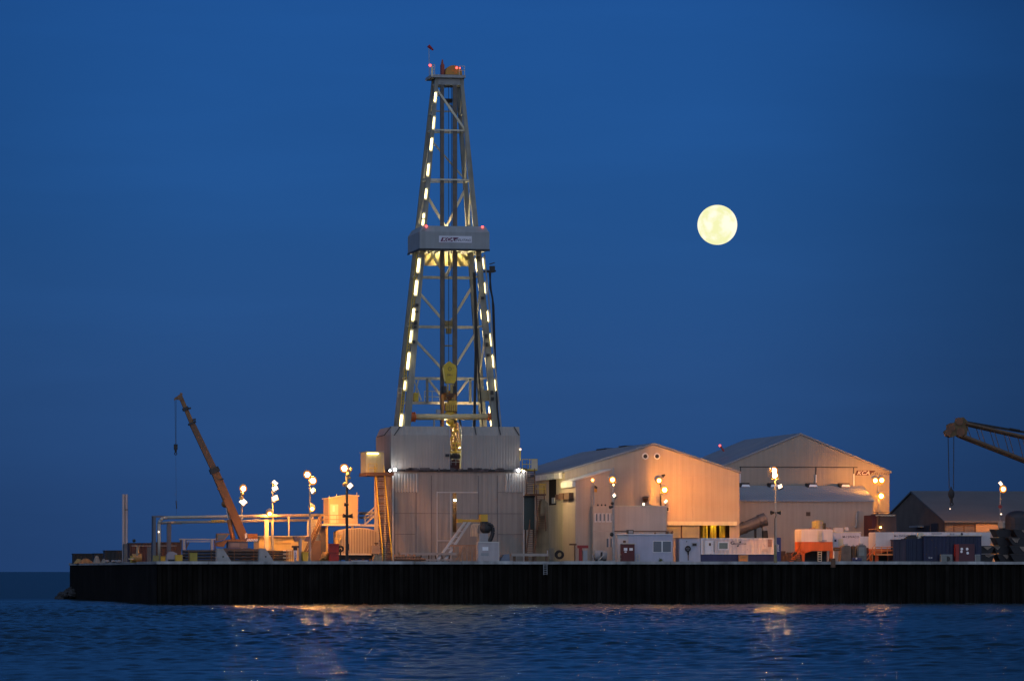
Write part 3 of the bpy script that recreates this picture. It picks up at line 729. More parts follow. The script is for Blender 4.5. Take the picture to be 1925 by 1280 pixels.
# small side platform and its hose bundle
part('side_platform', MB().box(U(912, VF), U(931, VF), VF-.5, VF+1.5, zz(513), zz(510)).box(U(921, VF), U(930, VF), VF-.2, VF+.4, zz(510), zz(502)).bar(P(920, 497, VF), P(930, 494, VF), .12), DSTEEL(), der)
def hose_thing(name, label, paths, v, r=.08, m_=None, cat='hoses'):
    t = thing(name, label, cat, P(paths[0][0][0], paths[0][0][1], v))
    for pts in paths: part('hose', MB().path([P(x, y, v) for x, y in pts], r, 6), m_ or BLACK(), t)
    return t
hose_thing('hose_bundle', 'black hoses hanging from the racking board in the right half of the derrick',
           [[(890, 512), (892, 560), (894, 640), (892, 720), (890, 806)], [(893, 512), (895, 600), (896, 680), (893.5, 760), (893, 806)], [(893, 512), (897, 640), (902, 730), (908, 804)]], VF+.6, .10)
hose_thing('hose_bundle', 'black cable bundle hanging outside the right leg of the derrick',
           [[(920, 512), (923, 545), (928, 575), (930, 640), (932, 700), (935, 770), (939, 806)], [(922, 512), (921, 540), (926, 560), (927, 600), (930, 690)]], VF-.4, .11)
# windsock
t = thing('windsock', 'drooping red windsock on a thin pole at the very top of the derrick', 'windsock', P(807, 143, vc-1.9))
part('pole', MB().tube(P(807, 143, vc-1.9), P(806.3, 86, vc-1.9), .045, 6), STEEL(), t)
part('sock', MB().tube(P(805, 86.5, vc-1.9), P(810, 91, vc-1.9), .22, 10, .17).tube(P(810, 91, vc-1.9), P(814.5, 95, vc-1.9), .17, 10, .09), mat('sock_red', (.32,.02,.03), .8, 0, .1, 2), t)
# travelling block and top drive
tb = thing('travelling_block', 'yellow travelling block with top drive hanging on the derrick lines', 'travelling block', P(845, 722, 15.8))
v = 15.3
pl = [(845.5, 680.5), (841, 684), (835, 688.5), (833.2, 697), (837.5, 718), (840, 722), (854, 722), (857, 717), (858.5, 695), (856.5, 688), (851, 685)]
part('block', MB().prism([(U(x, v), zz(y)) for x, y in pl], v, v+1.0), YELLOW(), tb)
part('block_cheek', MB().bar(P(832.8, 691, v-.04), P(836.5, 717, v-.04), .14), mat('pale_yellow', (.72,.56,.16), .5, 0, .1, 1), tb)
lettering(tb, '500 t', 840.5, 850.5, 703, 706.5, v-.01, INK())
m = MB().ring((U(845.5, v), v-.01, zz(695)), .2, .03, 14); part('emblem', m, INK(), tb)
AMB = mat('drive_yellow', (.62,.36,.03), .45, 0, .25, 2.2); 
m = MB()
for x0_, x1_ in ((842, 840), (847.5, 849.5), (851, 853)): m.tube(P(x0_, 722, v+.3), P(x1_, 752, v+.3), .14, 6)
part('link', m, mat('drive_pale', (.50,.36,.13), .5, 0, .2, 2), tb)
part('motor', MB().box(U(833, v), U(839, v), v, v+.9, zz(740), zz(727)).box(U(852, v), U(857.5, v), v, v+.9, zz(742), zz(727)), DSTEEL(), tb)
part('drive_frame', MB().box(U(831.5, v), U(835.5, v), v+.3, v+.8, zz(803), zz(742)).box(U(853.5, v), U(858, v), v+.3, v+.8, zz(778), zz(742)).box(U(836, v), U(853, v), v+.5, v+.9, zz(754), zz(735)), mat('drive_orange', (.55,.22,.03), .5, 0, .25, 2), tb)
gb = part('gearbox', MB().box(U(837.5, v), U(858.5, v), v-.3, v+.8, zz(774), zz(759)).box(U(843, v), U(858, v), v-.2, v+.6, zz(759), zz(754.5)), AMB, tb)
m = MB()
for r_ in range(4):
    for c_ in range(5):
        x = 839.5+c_*4.1; y = 762+r_*3.2
        m.bar(P(x, y+1.1, v-.31), P(x+1.8, y-.8, v-.31), .09, .02)
part('grille', m, BROWN(), gb)
part('swivel', MB().tube(P(839, 777, v+.2), P(852, 777, v+.2), .36, 10).tube(P(845, 775, v+.2), P(845, 783, v+.2), .62, 12).box(U(835, v), U(860, v), v, v+.4, zz(782.5), zz(779.5)), AMB, tb)
part('pipe_handler', MB().tube(P(843.5, 783, v), P(843.5, 795, v), .32, 10, .25).ball(P(846, 793, v), .5, 10, 6).tube(P(846, 795, v), P(850, 803, v), .22), AMB, tb)
m = MB()
for (x0_, x1_) in ((848, 850), (852.5, 856), (856, 862), (860.5, 866)): m.tube(P(x0_, 796, v), P(x1_, 845, v-1.5), .12, 6)
part('link_arm', m, mat('drive_orange2', (.45,.20,.05), .5, 0, .3, 3), tb)
m = MB()
for i in range(16):
    y = 800+i*3; m.ball(P(850+rnd.uniform(-3, 9), y, v-.6-.03*i), rnd.uniform(.1, .24), 6, 4)
part('clamp', m, AMB, tb)
part('service_loop', MB().path([P(x, y, v-.2) for x, y in ((859, 780), (863, 786), (866, 798), (867, 812), (864, 822), (866, 832))], .13, 6), BLACK(), tb)
m = MB()
for i in range(10): m.box(U(833+rnd.uniform(0, 22), v), U(836+rnd.uniform(0, 20), v), v-.25, v+.2, zz(752-i*1.3), zz(751-i*1.3))
part('bolt_row', m, BROWN(), tb)

# ------------------------------------------------------------------ catwalk, hoist and gear in front of the rig
cv = 4.
ca = thing('catwalk', 'low steel pipe catwalk with a slanted ramp in front of the rig', 'catwalk', at(800, cv))
part('beam', MB().box(U(752, cv), U(858, cv), cv, cv+1.4, Z(1043, 36, cv), Z(1038.5, 36, cv)).box(U(784, cv), U(850, cv), cv-.1, cv+1.5, Z(1053, 36, cv), Z(1050.5, 36, cv)), mat('catwalk_steel', (.34,.28,.24), .6, .1, .2, 1, rust=.1), ca)
m = MB()
for x in (768, 780, 792, 806, 818, 830, 846): m.bar(P(x, 1043, cv+.3), P(x+rnd.choice((-3, 0, 3)), 1056, cv+.3), .14)
part('leg', m, BROWN(), ca)
m = MB()
for o_ in (0, 14): m.bar(P(822+o_, 1053, cv), P(877+o_*.6, 977, cv+4), .26)
for i in range(8):
    t = i/7; m.bar(P(823+54*t, 1052-75*t, cv+4*t), P(837+48*t, 1052-75*t, cv+4*t), .1)
part('ramp', m, mat('ramp_steel', (.50,.46,.44), .5, .1, .15, 1), ca)
m = MB().bar(P(847, 1025, cv+1), P(897, 1025, cv+1), .2).bar(P(870, 1027, cv+.6), P(858, 1052, cv+.6), .16).bar(P(853, 1026, cv+.8), P(853, 1043, cv+.8), .16)
for i in range(11): m.bar(P(864+i*3.1, 1026, cv+.8), P(864+i*3.1+rnd.uniform(-2, 2), 1055, cv+.6), .12)
part('frame', m, mat('frame_rust', (.42,.22,.12), .6, .1, .3, 1.5), ca)
ho = thing('pipe_hoist', 'yellow and black hydraulic hoist with hose loops before the rig wall', 'hoist', at(910, 3.5))
part('beam', MB().box(U(861, 5), U(908, 5), 5, 5.5, Z(981, 41, 5), Z(976, 41, 5)), mat('hoist_orange', (.60,.30,.03), .5, 0, .15, 1.5), ho)
part('head', pbox(903.5, 917, 966.5, 981, 4.6, 1.2), mat('hoist_yellow', (.58,.33,.03), .5, 0, .15, 1.5), ho)
part('tip', pbox(860.5, 869, 975, 982, 4.7, 1), mat('hoist_yellow', (.6,.3,.03)), ho)
part('drive', MB().ball(P(913, 993, 4.5), .72, 10, 8, (1, .8, .9)).box(U(905, 4.5), U(918, 4.5), 4.4, 5.2, Z(990, 41, 4.5), Z(980, 41, 4.5)), DSTEEL(), ho)
part('hose_loop', MB().path([P(x, y, 4.3) for x, y in ((916, 985), (922, 986), (926, 991), (927, 1000), (924, 1010), (920, 1018))], .24, 8), BLACK(), ho)
m = MB()
for i in range(5): m.path([P(x, y, 4.6+.1*i) for x, y in ((902-i*2.8, 984), (898-i*2.8, 987), (896.5-i*2.8, 994), (896.5-i*2.8, 1008))], .055, 6)
part('cable', m, mat('pale_hose', (.62,.45,.30), .5, 0, .1, 2), ho)
part('stand', pbox(901, 917.5, 1002, 1019, 4.2, 1.4), GREY(), ho)
kb = thing('switch_cabinet', 'pinkish grey steel switch cabinet at the quay edge before the rig', 'cabinet', at(918, 1.5))
part('body', pbox(898.5, 938, 1018.5, 1058, 1.5, 1.3, z0=DECK), mat('cabinet_pink', (.42,.37,.37), .55, 0, .1, 1, streak=.12), kb)
part('frame', MB().box(U(898, 1.44), U(938.5, 1.44), 1.44, 1.495, Z(1020, 41, 1.4), Z(1018, 41, 1.4)).box(U(937.3, 1.44), U(938.5, 1.44), 1.44, 1.495, DECK, Z(1020, 41, 1.4)), mat('trim_pale', (.5,.5,.5)), kb)
part('nameplate', pbox(907, 918, 1027.5, 1034.5, 1.47, .025), LABELW(), kb)
part('vent', MB().box(U(904, 1.47), U(919, 1.47), 1.475, 1.49, Z(1044, 41, 1.5), Z(1039, 41, 1.5)), GREY(), kb)
solo('wedge_block', MB().prism([(U(938.5, 2), DECK), (U(959, 2), DECK), (U(957, 2), Z(1041, 42, 2)), (U(947, 2), Z(1042, 42, 2))], 2, 4), mat('slate_block', (.16,.18,.23), .7, 0, .2, 1), 'slate grey sloped block beside the pinkish switch cabinet', 'block', at(948, 2))
t = thing('steel_beam', 'long pale steel beam on trestles at the foot of the right stairs', 'beam', at(995, 3))
part('beam', pbox(961, 1031, 1040, 1045, 3, .5), mat('catwalk_steel', (.34,.28,.24)), t)
m = MB()
for x in (966, 990, 1005, 1026): m.box(U(x, 3), U(x, 3)+.25, 3.1, 3.4, DECK, Z(1045, 43, 3))
part('trestle', m, BROWN(), t); part('post', MB().box(U(1029, 3), U(1030.5, 3), 3, 3.3, Z(1040, 43, 3), Z(1034, 43, 3)), GREY(), t)
# litter of pale timber and plates at the coping
t = thing('timber_stack', 'stack of squared timber at the foot of the long yellow stair', 'timber stack', at(711, 2))
for i in range(4): part('timber', MB().box(U(701.5+i, 2), U(719, 2), 2+.02*i, 3.2, DECK+.005+.22*i, DECK+.2+.22*i), WOOD(), t)
solo('steel_plate', MB().box(U(664, .8), U(691, .8), .8, 2.2, DECK+.10, DECK+.22).box(U(667, .9), U(670, .9), .9, 2, DECK, DECK+.1).box(U(684, .9), U(687, .9), .9, 2, DECK, DECK+.1), mat('pale_plate', (.62,.55,.50), .6, 0, .1, 1), 'pale steel plate lying on blocks near the dark lamp pole', 'plate', at(677, .8))
t = thing('pipe_trestle', 'low rusty trestle with pipe ends left of the catwalk ramp', 'trestle', at(760, 2.5))
part('rail', MB().tube(P(741, 1047, 2.5), P(790, 1047, 2.5), .12).tube(P(741, 1051.5, 2.2), P(800, 1051.5, 2.2), .14), BROWN(), t)
m = MB()
for i in range(9): m.box(U(742+i*5.2, 2.4), U(744.5+i*5.2+rnd.uniform(0, 2), 2.4), 2.4, 3., DECK, DECK+rnd.uniform(.5, 1.05))
part('chock', m, mat('frame_rust', (.4,.2,.1)), t)

# ------------------------------------------------------------------ main hall
vh = 17.; hx = lambda x: U(x, vh); uh = hx(1230)
hz = lambda y: Z(y, uh, vh)
ha = thing('hall', 'large pale gabled hall with two round vents beside the rig', 'hall', (uh, vh, DECK))
hl, hr = hx(1062), hx(1390); zl, zr, za = hz(888), hz(888.5), hz(836.5); HD = 44.
VC = U(1315, vh), U(1372, vh)
zo = Z(987, uh, vh)
part('front_wall', MB().prism([(hl, DECK), (VC[0], DECK), (VC[0], zo), (VC[1], zo), (VC[1], DECK), (hr, DECK), (hr, zr), (uh, za), (hl, zl)], vh, vh+.25), HALL(), ha)
part('side_wall', MB().box(hl, hl+.25, vh+.25, vh+HD, DECK, zl-.1), HALLY(), ha)
part('side_wall', MB().box(hr-.25, hr, vh+.25, vh+HD, DECK, zr-.1), HALLY(), ha)
part('back_wall', MB().prism([(hl, DECK), (hr, DECK), (hr, zr), (uh, za), (hl, zl)], vh+HD, vh+HD+.2), HALL(), ha)
part('roof', MB().prism([(hl-.25, zl-.05), (uh, za+.06), (uh, za+.3), (hl-.25, zl+.19)], vh-.12, vh+HD+.3), ROOF(), ha)
part('roof', MB().prism([(hr+.25, zr-.05), (uh, za+.06), (uh, za+.3), (hr+.25, zr+.19)], vh-.12, vh+HD+.3), ROOF(), ha)
for x in (1213, 1235):
    vt = part('round_vent', MB().tube(P(x, 857.5, vh-.14), P(x, 857.5, vh-.004), .25, 16), DSTEEL(), ha)
    part('rim', MB().ring(P(x, 857.5, vh-.12), .33, .09, 18), WHITE(), vt)
m = MB()
m.box(hx(1226), hr, vh-.05, vh-.004, hz(893.8)-.04, hz(893.8)+.05); m.box(hx(1160), hx(1214), vh-.05, vh-.004, hz(893.8)-.03, hz(893.8)+.03)
for x in (1224.5, 1302.5): m.box(hx(x)-.05, hx(x)+.05, vh-.06, vh-.006, hz(1000) if x > 1230 else hz(950), hz(880 if x < 1230 else 894))
part('panel_trim', m, mat('trim_tan', (.42,.33,.27), .6, 0, .1, 1), ha)
for x, y in ((1213.5, 938.5),): 
    part('vent_cowl', MB().tube(P(x, y-4, vh-.5), P(x, y+4, vh-.3), .42, 10, .25), BROWN(), ha)
# long side of the hall: gutter, dark doorway, louvres
SV = lambda x: V_at(x, hl)
g = MB()
for a_, b__ in ((1058, 1046), (1046, 1034), (1034, 1023), (1023, 1012)):
    g.box(hl-.42, hl-.02, SV(a_)+.15, SV(b__)-.15, zl-.75, zl-.05)
part('gutter', g, mat('gutter_white', (.66,.66,.60), .5, 0, .1, 1), ha)
def side_rect(x0_, x1_, y0_, y1_, t, nm, m_):
    va, vb_ = SV(x1_), SV(x0_); vm_ = (va+vb_)/2
    return part(nm, MB().box(hl-t, hl-.004, va, vb_, Z(y1_, hl, vm_), Z(y0_, hl, vm_)), m_, ha)
side_rect(1032.5, 1045.5, 897, 949, .03, 'doorway', mat('doorway_dark', (.020,.017,.012), .9, 0, .2, 1, spec=.1))  # dark of the open doorway put in as a flat sheet
side_rect(1040, 1045, 935, 946, .2, 'machine', STEEL())
for x0_, x1_ in ((1047.5, 1056), ): side_rect(x0_, x1_, 929, 938, .25, 'louvre', BROWN())
side_rect(1029, 1043, 1030, 1052, .06, 'side_door', mat('door_drab', (.30,.29,.25), .6, 0, .1, 1))
# canopy, shutter and lit bay
part('canopy', MB().box(hx(1252), hx(1383.5), vh-.55, vh-.004, hz(987), hz(979.5)), CREAM(), ha)
m = MB(); 
for i in range(10):
    z = hz(1010)+i*(hz(988)-hz(1010))/10; m.prism_u([(vh-.28, z), (vh-.10, z+.12), (vh-.02, z+.12), (vh-.02, z)], hx(1253), hx(1313.5))
part('shutter', m, CREAM(), ha); part('shutter_post', MB().box(hx(1280)-.08, hx(1280)+.08, vh-.36, vh-.29, hz(1012), hz(987)), BROWN(), ha)
m = MB()
for x in (1327, 1333, 1343, 1349, 1361, 1366): m.tube((hx(x), vh+1.6, DECK), (hx(x), vh+1.6, zo+.3), .22, 10)
part('yellow_column', m, YELLOW(), ha)
part('inner_wall', MB().box(VC[0]-1, VC[1]+1, vh+3, vh+3.2, DECK, zo+1.5).box(VC[0]-1, VC[1]+1, vh+.3, vh+3.2, zo+1.2, zo+1.4), BROWN(), ha)
bulb(ha, (hx(1345), vh+.8, zo+.3), .09, emit('bay_bulb', (1., .72, .2), 260), False)
# roof lights on the ridge
m = MB()
for a_, b__ in ((16, 20), (28, 34)): m.box(uh-.2, uh+.9, vh+a_, vh+b__, za+.27, za+.42)
part('ridge_hatch', m, BLACK(), ha)

# low annex at the left corner of the hall
va = 9.2
an = thing('hall_annex', 'lower pale lean-to block at the left front corner of the hall', 'annex', at(1116, va))
au0, au1 = U(1082, va), U(1151, va); az0, az1 = Z(902.5, au0, va), Z(881, au1, va)
part('wall', MB().prism([(au0, DECK), (au1, DECK), (au1, az1-.1), (au0, az0-.1)], va, vh-.2), HALL(), an)
part('roof', MB().prism([(au0-.2, az0-.14), (au1+.05, az1-.09), (au1+.05, az1+.04), (au0-.2, az0)], va-.15, vh-.15), mat('roof_edge_pale', (.55,.53,.52), .5, 0, .1, 1), an)
AV = lambda x: V_at(x, au0)
part('gutter', MB().box(au0-.4, au0-.02, AV(1071)+.1, AV(1060), az0-.8, az0-.16).box(au0-.4, au0-.02, va, AV(1071), az0-.8, az0-.16), mat('gutter_white', (.6,.6,.6)), an)
m = MB()
for a_, b__ in ((1058.5, 1066), (1068, 1078)): m.box(au0-.55, au0-.004, AV(b__), AV(a_), Z(938, au0, va+3), Z(926, au0, va+3))
part('louvre', m, BROWN(), an)
m = MB().box(au0, au1, va-.045, va-.004, Z(913.5, au0, va)-.05, Z(913.5, au0, va)+.04); m.box(au0-.02, au0+.1, va-.05, va-.004, DECK, az0-.2)
part('panel_trim', m, mat('trim_tan', (.4,.3,.3)), an)
part('rain_pipe', MB().tube((U(1150, va), va-.15, DECK), (U(1150, va), va-.15, az1), .09, 8).tube((U(1147, va), va-.1, Z(930, au1, va)), (U(1147, va), va-.1, az1-.1), .06, 6), STEEL(), an)
m = MB().box(U(1069, va), U(1082, va), va-.6, va-.2, Z(1024.5, au0, va), Z(1021.5, au0, va)).box(U(1078.5, va), U(1080, va), va-.5, va-.3, DECK, Z(1024, au0, va))
part('bracket_frame', m, BROWN(), an)
solo('rolled_hose', MB().ring(P(1051, 1042, va-2), .42, .13, 18).ring(P(1052.5, 1042.5, va-1.7), .40, .12, 18), RUBBER(), 'rolled black hose leaning at the left of the hall annex', 'hose', at(1051, va-2))
# leaning dark tarp between stairs and hall
solo('covered_stack', MB().prism([(U(1004, 7.5), DECK), (U(1033, 7.5), DECK), (U(1030, 7.5), Z(945, 46, 7.5)), (U(1022, 7.5), Z(938, 46, 7.5)), (U(1019, 7.5), Z(940, 46, 7.5))], 7.5, 9.3),
     mat('tarp_drab', (.20,.16,.09), .8, 0, .3, .7, streak=.3), 'leaning drab covered stack between the right stairs and the hall', 'covered stack', at(1015, 7.5))

# two storey white block of the annex with windows
vo = 8.
of = thing('office_block', 'small two storey office block with window rows below the lamp pole', 'office', at(1133, vo))
part('wall', pbox(1114.5, 1150, 951, 1056, vo, 1.15, z0=DECK), mat('office_sheet', (.44,.36,.29), .6, 0, .1, .8, streak=.15), of)
part('band', MB().box(U(1114, vo), U(1150.5, vo), vo-.05, vo-.004, Z(999.5, 53, vo), Z(996.8, 53, vo)).box(U(1114, vo), U(1150.5, vo), vo-.05, vo-.004, Z(963, 53, vo), Z(961.3, 53, vo)), mat('trim_tan', (.4,.3,.3)), of)
for x0_, x1_ in ((1118, 1123.5), (1125, 1130.5), (1132.5, 1138), (1140, 1145), (1146, 1150)):
    f = part('window', pbox(x0_, x1_, 964.5, 981, vo-.03, .026), mat('blind', (.62,.58,.55), .6, 0, .2, 3), of)
    part('pane', pbox(x0_+2, x1_-.6, 965.5, 979, vo-.045, .012), GLASS(), f)
    part('frame', MB().box(U(x0_, vo), U(x0_+.9, vo), vo-.06, vo-.047, Z(981.5, 53, vo), Z(964, 53, vo)), WHITE(), f)
for x0_, x1_ in ((1140.5, 1145), (1148, 1151)):
    f = part('window', pbox(x0_, x1_, 1012, 1028, vo-.03, .026), GLASS(), of)
    part('frame', MB().box(U(x1_-.9, vo), U(x1_, vo), vo-.06, vo-.032, Z(1028, 53, vo), Z(1009, 53, vo)), WHITE(), f)
m = MB()
for x in (1124, 1131, 1138): m.ball(P(x, 949, vo+.3), .12, 6, 5)
part('roof_fitting', m, DSTEEL(), of)
t = thing('storage_tank', 'grey drum shaped tank at the foot of the office block', 'tank', at(1131, 3.5))
part('body', MB().tube((U(1119, 3.5), 3.9, DECK+.85), (U(1141, 3.5), 3.9, DECK+.85), .62, 14), GREY(), t, True)
part('cradle', MB().box(U(1121, 3.5), U(1123, 3.5), 3.4, 4.4, DECK, DECK+.4).box(U(1137, 3.5), U(1139, 3.5), 3.4, 4.4, DECK, DECK+.4), DSTEEL(), t)
part('filler', MB().box(U(1129, 3.2), U(1132.5, 3.2), 3.15, 3.25, DECK+.35, DECK+1.25), BLACK(), t)
m = MB().tube(P(1113, 1042, 2.5), P(1116, 1054, 2.5), .06).tube(P(1125, 1053, 2.3), P(1137, 1041, 2.3), .07)
solo('scaffold_pole', m, STEEL(), 'pale scaffold poles leaning before the grey drum tank', 'poles', at(1125, 2.3))
t = thing('red_portal', 'red steel portal left of the office block', 'portal', at(1096, 3.5))
m = MB().box(U(1086, 3.5), U(1106, 3.5), 3.5, 3.8, Z(1030, 51, 3.5), Z(1024.5, 51, 3.5))
part('beam', m, RED(), t); part('post', MB().box(U(1089, 3.5), U(1094.5, 3.5), 3.5, 3.8, DECK, Z(1030, 51, 3.5)), RED(), t)
part('panel', MB().box(U(1096, 3.5), U(1104, 3.5), 3.4, 3.9, DECK, Z(1034, 51, 3.5)), GREY(), t)

# white accommodation box in front of the hall
ve = 10.
bx_ = thing('upper_cabin', 'plain beige box cabin raised in front of the hall, above the blue cabin', 'cabin', at(1200, ve))
part('wall', pbox(1153, 1253, 950.5, 1056, ve, 4.5, z0=DECK), mat('box_beige', (.56,.43,.35), .6, 0, .07, .5, streak=.1), bx_)
part('eave', MB().box(U(1152.6, ve), U(1253.4, ve), ve-.06, ve-.004, Z(951.6, 58, ve), Z(949.8, 58, ve)), CREAM(), bx_)
part('band', MB().box(U(1153, ve), U(1253, ve), ve-.05, ve-.004, Z(999, 58, ve), Z(997.2, 58, ve)), BROWN(), bx_)
bx2 = part('wall_box', MB().box(U(1253.2, ve), U(1258.5, ve), ve+.2, ve+.6, Z(961, 60, ve), Z(952, 60, ve)), CREAM(), bx_)
part('louvre', MB().box(U(1254.5, ve), U(1257.5, ve), ve+.17, ve+.195, Z(960, 60, ve), Z(953, 60, ve)), DSTEEL(), bx2)
part('roof_lamp', MB().box(U(1209.5, ve), U(1213, ve), ve+.3, ve+.5, Z(949.5, 58, ve), Z(945, 58, ve)), EM_FACE, bx_)

# blue grey cabin with red door
vb = 5.2
ca2 = thing('site_cabin', 'blue grey site cabin with a double window and a dark red door', 'site cabin', at(1215, vb))
part('wall', pbox(1181.5, 1265, 1005, 1058, vb, 2.6, z0=DECK+.1), BLUEGREY(), ca2)
part('side_module', pbox(1161, 1181.3, 1006, 1058, vb+.1, 2.4, z0=DECK+.1), mat('box_beige2', (.55,.50,.48), .6, 0, .08, .8), ca2)
part('roof', MB().box(U(1160.5, vb), U(1266, vb), vb-.08, vb+2.7, Z(1004.8, 57, vb), Z(1003.2, 57, vb)), WHITE(), ca2)
part('skid', MB().box(U(1161.5, vb), U(1264, vb), vb+.1, vb+2.4, DECK, DECK+.095), DSTEEL(), ca2)
wf = part('window', pbox(1227.3, 1262.3, 1016.3, 1038, vb-.03, .025), WHITE(), ca2)
for x0_, x1_ in ((1228.3, 1243.5), (1246, 1261.4)): part('pane', pbox(x0_, x1_, 1017.2, 1037, vb-.045, .012), GLASS(), wf)
dr = part('door', pbox(1168.5, 1193, 1022, 1056, vb-.7, .68, z0=DECK+.08), DRED(), ca2)
part('door_frame', MB().box(U(1167.8, vb), U(1193.6, vb), vb-.74, vb-.705, Z(1022.3, 55, vb), Z(1021.2, 55, vb)), CREAM(), dr)
m = MB()
for x, y, a_, b__ in ((1176, 1032, 3.2, 2.6), (1186.3, 1032, 3.2, 2.4), (1176, 1037, 2, 1.2)): m.box(U(x-a_, vb-.7), U(x+a_, vb-.7), vb-.72, vb-.703, Z(y+b__, 55, vb), Z(y-b__, 55, vb))
part('notice', m, LABELW(), dr)
part('wall_box', pbox(1171.5, 1176.5, 1015.5, 1019.5, vb-.06, .055), BROWN(), ca2)
m = MB(); railing(m, [(U(1162, vb), vb-.5, DECK), (U(1167, vb), vb-.5, DECK)], .95, .35, .04); railing(m, [(U(1194.5, vb), vb-.5, DECK), (U(1200, vb), vb-.5, DECK)], .95, .35, .04)
part('step_rail', m, CREAM(), ca2)
ac = part('roof_unit', MB().box(U(1181.5, vb), U(1192.5, vb), vb+.4, vb+1.2, Z(1003.1, 56, vb), Z(995.5, 56, vb)), DSTEEL(), ca2)
part('grille', MB().box(U(1183, vb), U(1191, vb), vb+.37, vb+.395, Z(1002, 56, vb), Z(997, 56, vb)), GREY(), ac)
m = MB().box(U(1254, vb), U(1258.5, vb), vb+.5, vb+.9, Z(1003.1, 60, vb), Z(998, 60, vb)).tube(P(1261, 1002, vb+.6), P(1265, 998.5, vb+.6), .12).ball(P(1263, 1001.5, vb+.6), .16, 8, 6).ball(P(1231.5, 1002, vb+.5), .12, 8, 6)
part('roof_fitting', m, BROWN(), ca2)
m = MB()
for i in range(46):
    a = rnd.uniform(0, 6.28); l = rnd.uniform(.25, .55); e = rnd.uniform(.1, 1.2)
    c = Vector((U(1242.5, .95), 1.0, DECK+.13)); d = Vector((math.cos(a)*math.cos(e)*1.2, .35*math.sin(a)*math.cos(e), math.sin(e)))*l
    s_ = Vector((-math.sin(a), 0, .3))*.07
    m.add([c, c+d*.6+s_, c+d, c+d*.6-s_], [[0,1,2,3]])
solo('green_plant', m, mat('leaf_green', (.07,.11,.03), .7, 0, .3, 3), 'small green plant growing at the coping before the blue grey cabin', 'plant', at(1242.5, 1, DECK+.1))

# pale cabinet with the hung ring
vk = 5.
kb2 = thing('lifebuoy_cabinet', 'tall pale blue cabinet with a dark ring hanging on its front', 'cabinet', at(1297, vk))
part('body', pbox(1277.5, 1317, 1012.5, 1058, vk, 2.2, z0=DECK), mat('cabinet_pale_blue', (.42,.43,.51), .5, 0, .06, .8, streak=.08), kb2)
part('roof', MB().box(U(1277, vk), U(1317.5, vk), vk-.05, vk+2.3, Z(1012.3, 62, vk), Z(1011.3, 62, vk)), GREY(), kb2)
mo_ = part('display', pbox(1300.5, 1310.5, 1020, 1026.5, vk-.10, .095), GREY(), kb2); part('pane', pbox(1301.8, 1309.3, 1021, 1025.5, vk-.115, .012), BLACK(), mo_)
part('lamp_fitting', MB().ball(P(1291, 1017.5, vk-.05), .07, 8, 6), DSTEEL(), kb2)
m = MB().ring(P(1293.3, 1031, vk-.14), .29, .085, 20); 
for a in (R(90), R(210), R(330)): m.bar(P(1293.3, 1031, vk-.14), tuple(Vector(P(1293.3, 1031, vk-.14))+Vector((.3*math.cos(a), 0, .3*math.sin(a)))), .07)
m.tube(P(1293.5, 1034, vk-.12), P(1294, 1043, vk-.10), .13, 8, .06).tube(P(1294, 1043, vk-.1), P(1293.8, 1053, vk-.08), .05, 6)
solo('safety_ring', m, BLACK(), 'dark ring with a hanging rope tail on the pale blue cabinet', 'lifebuoy', P(1293.3, 1031, vk-.14))

# white container with navy base
vg = 5.
gc = thing('lab_container', 'white corrugated laboratory container standing on a long navy blue base', 'container', at(1386, vg))
g0, g1 = U(1317.8, vg), U(1455.5, vg); gz0, gz1 = Z(1041.5, 66, vg), Z(1011, 66, vg)
CW = mat('container_white', (.68,.58,.54), .45, 0, .08, .8, streak=.15, rust=.05)
def corr_box(mb, u0, u1, v0, v1, z0, z1, per=.55, d=.06):
    pts = []; x = u0
    while x+per <= u1+.01: pts += [(x, v0), (x+per*.36, v0), (x+per*.5, v0+d), (x+per*.86, v0+d)]; x += per
    pts += [(u1, v0), (u1, v1), (u0, v1)]
    return mb.prism_z(pts, z0, z1)
part('body', corr_box(MB(), g0+.12, g1-.12, vg+.02, vg+2.4, gz0+.1, gz1-.1), CW, gc)
m = MB().box(g0, g1, vg-.04, vg+2.42, gz1-.12, gz1).box(g0, g1, vg-.04, vg+2.42, gz0, gz0+.1)
for x in (g0, g1-.14): m.box(x, x+.14, vg-.042, vg+.1, gz0+.1, gz1-.12)
part('frame', m, WHITE(), gc)
part('base', MB().box(g0, g1, vg+.05, vg+2.4, DECK, gz0-.002), NAVY(), gc)
d_ = part('door', pbox(1325, 1342, 1015.5, 1040.5, vg-.03, .045), WHITE(), gc)
part('notice', pbox(1332.7, 1336.7, 1020.3, 1025.4, vg-.045, .012), BROWN(), d_); part('hinge', pbox(1341.5, 1343, 1017, 1037, vg-.05, .06), GREY(), d_)
w_ = part('window', pbox(1350, 1370, 1017.5, 1033.5, vg-.03, .045), WHITE(), gc); part('pane', pbox(1352, 1368, 1020, 1031, vg-.045, .012), mat('pane_grey_green', (.15,.19,.17), .25, 0, .1, 1), w_)
lettering(gc, 'G', 1373.2, 1381, 1017, 1023.2, vg-.01, INK()); lettering(gc, 'eoservices', 1381.5, 1403, 1019.6, 1023.2, vg-.01, INK())
m = MB()
for x, y in ((1391.5, 1018.3), (1387.2, 1025.6)): m.prism([(U(x-2, vg), Z(y+1.4, 66, vg)), (U(x+.8, vg), Z(y+1.4, 66, vg)), (U(x+2, vg), Z(y-1.4, 66, vg)), (U(x-.8, vg), Z(y-1.4, 66, vg))], vg-.012, vg+.01)
part('logo_mark', m, INK(), gc)
part('louvre', pbox(1443.5, 1451, 1012.8, 1027.5, vg-.02, .035), mat('louvre_pink', (.28,.17,.15), .6, 0, .2, 3), gc)
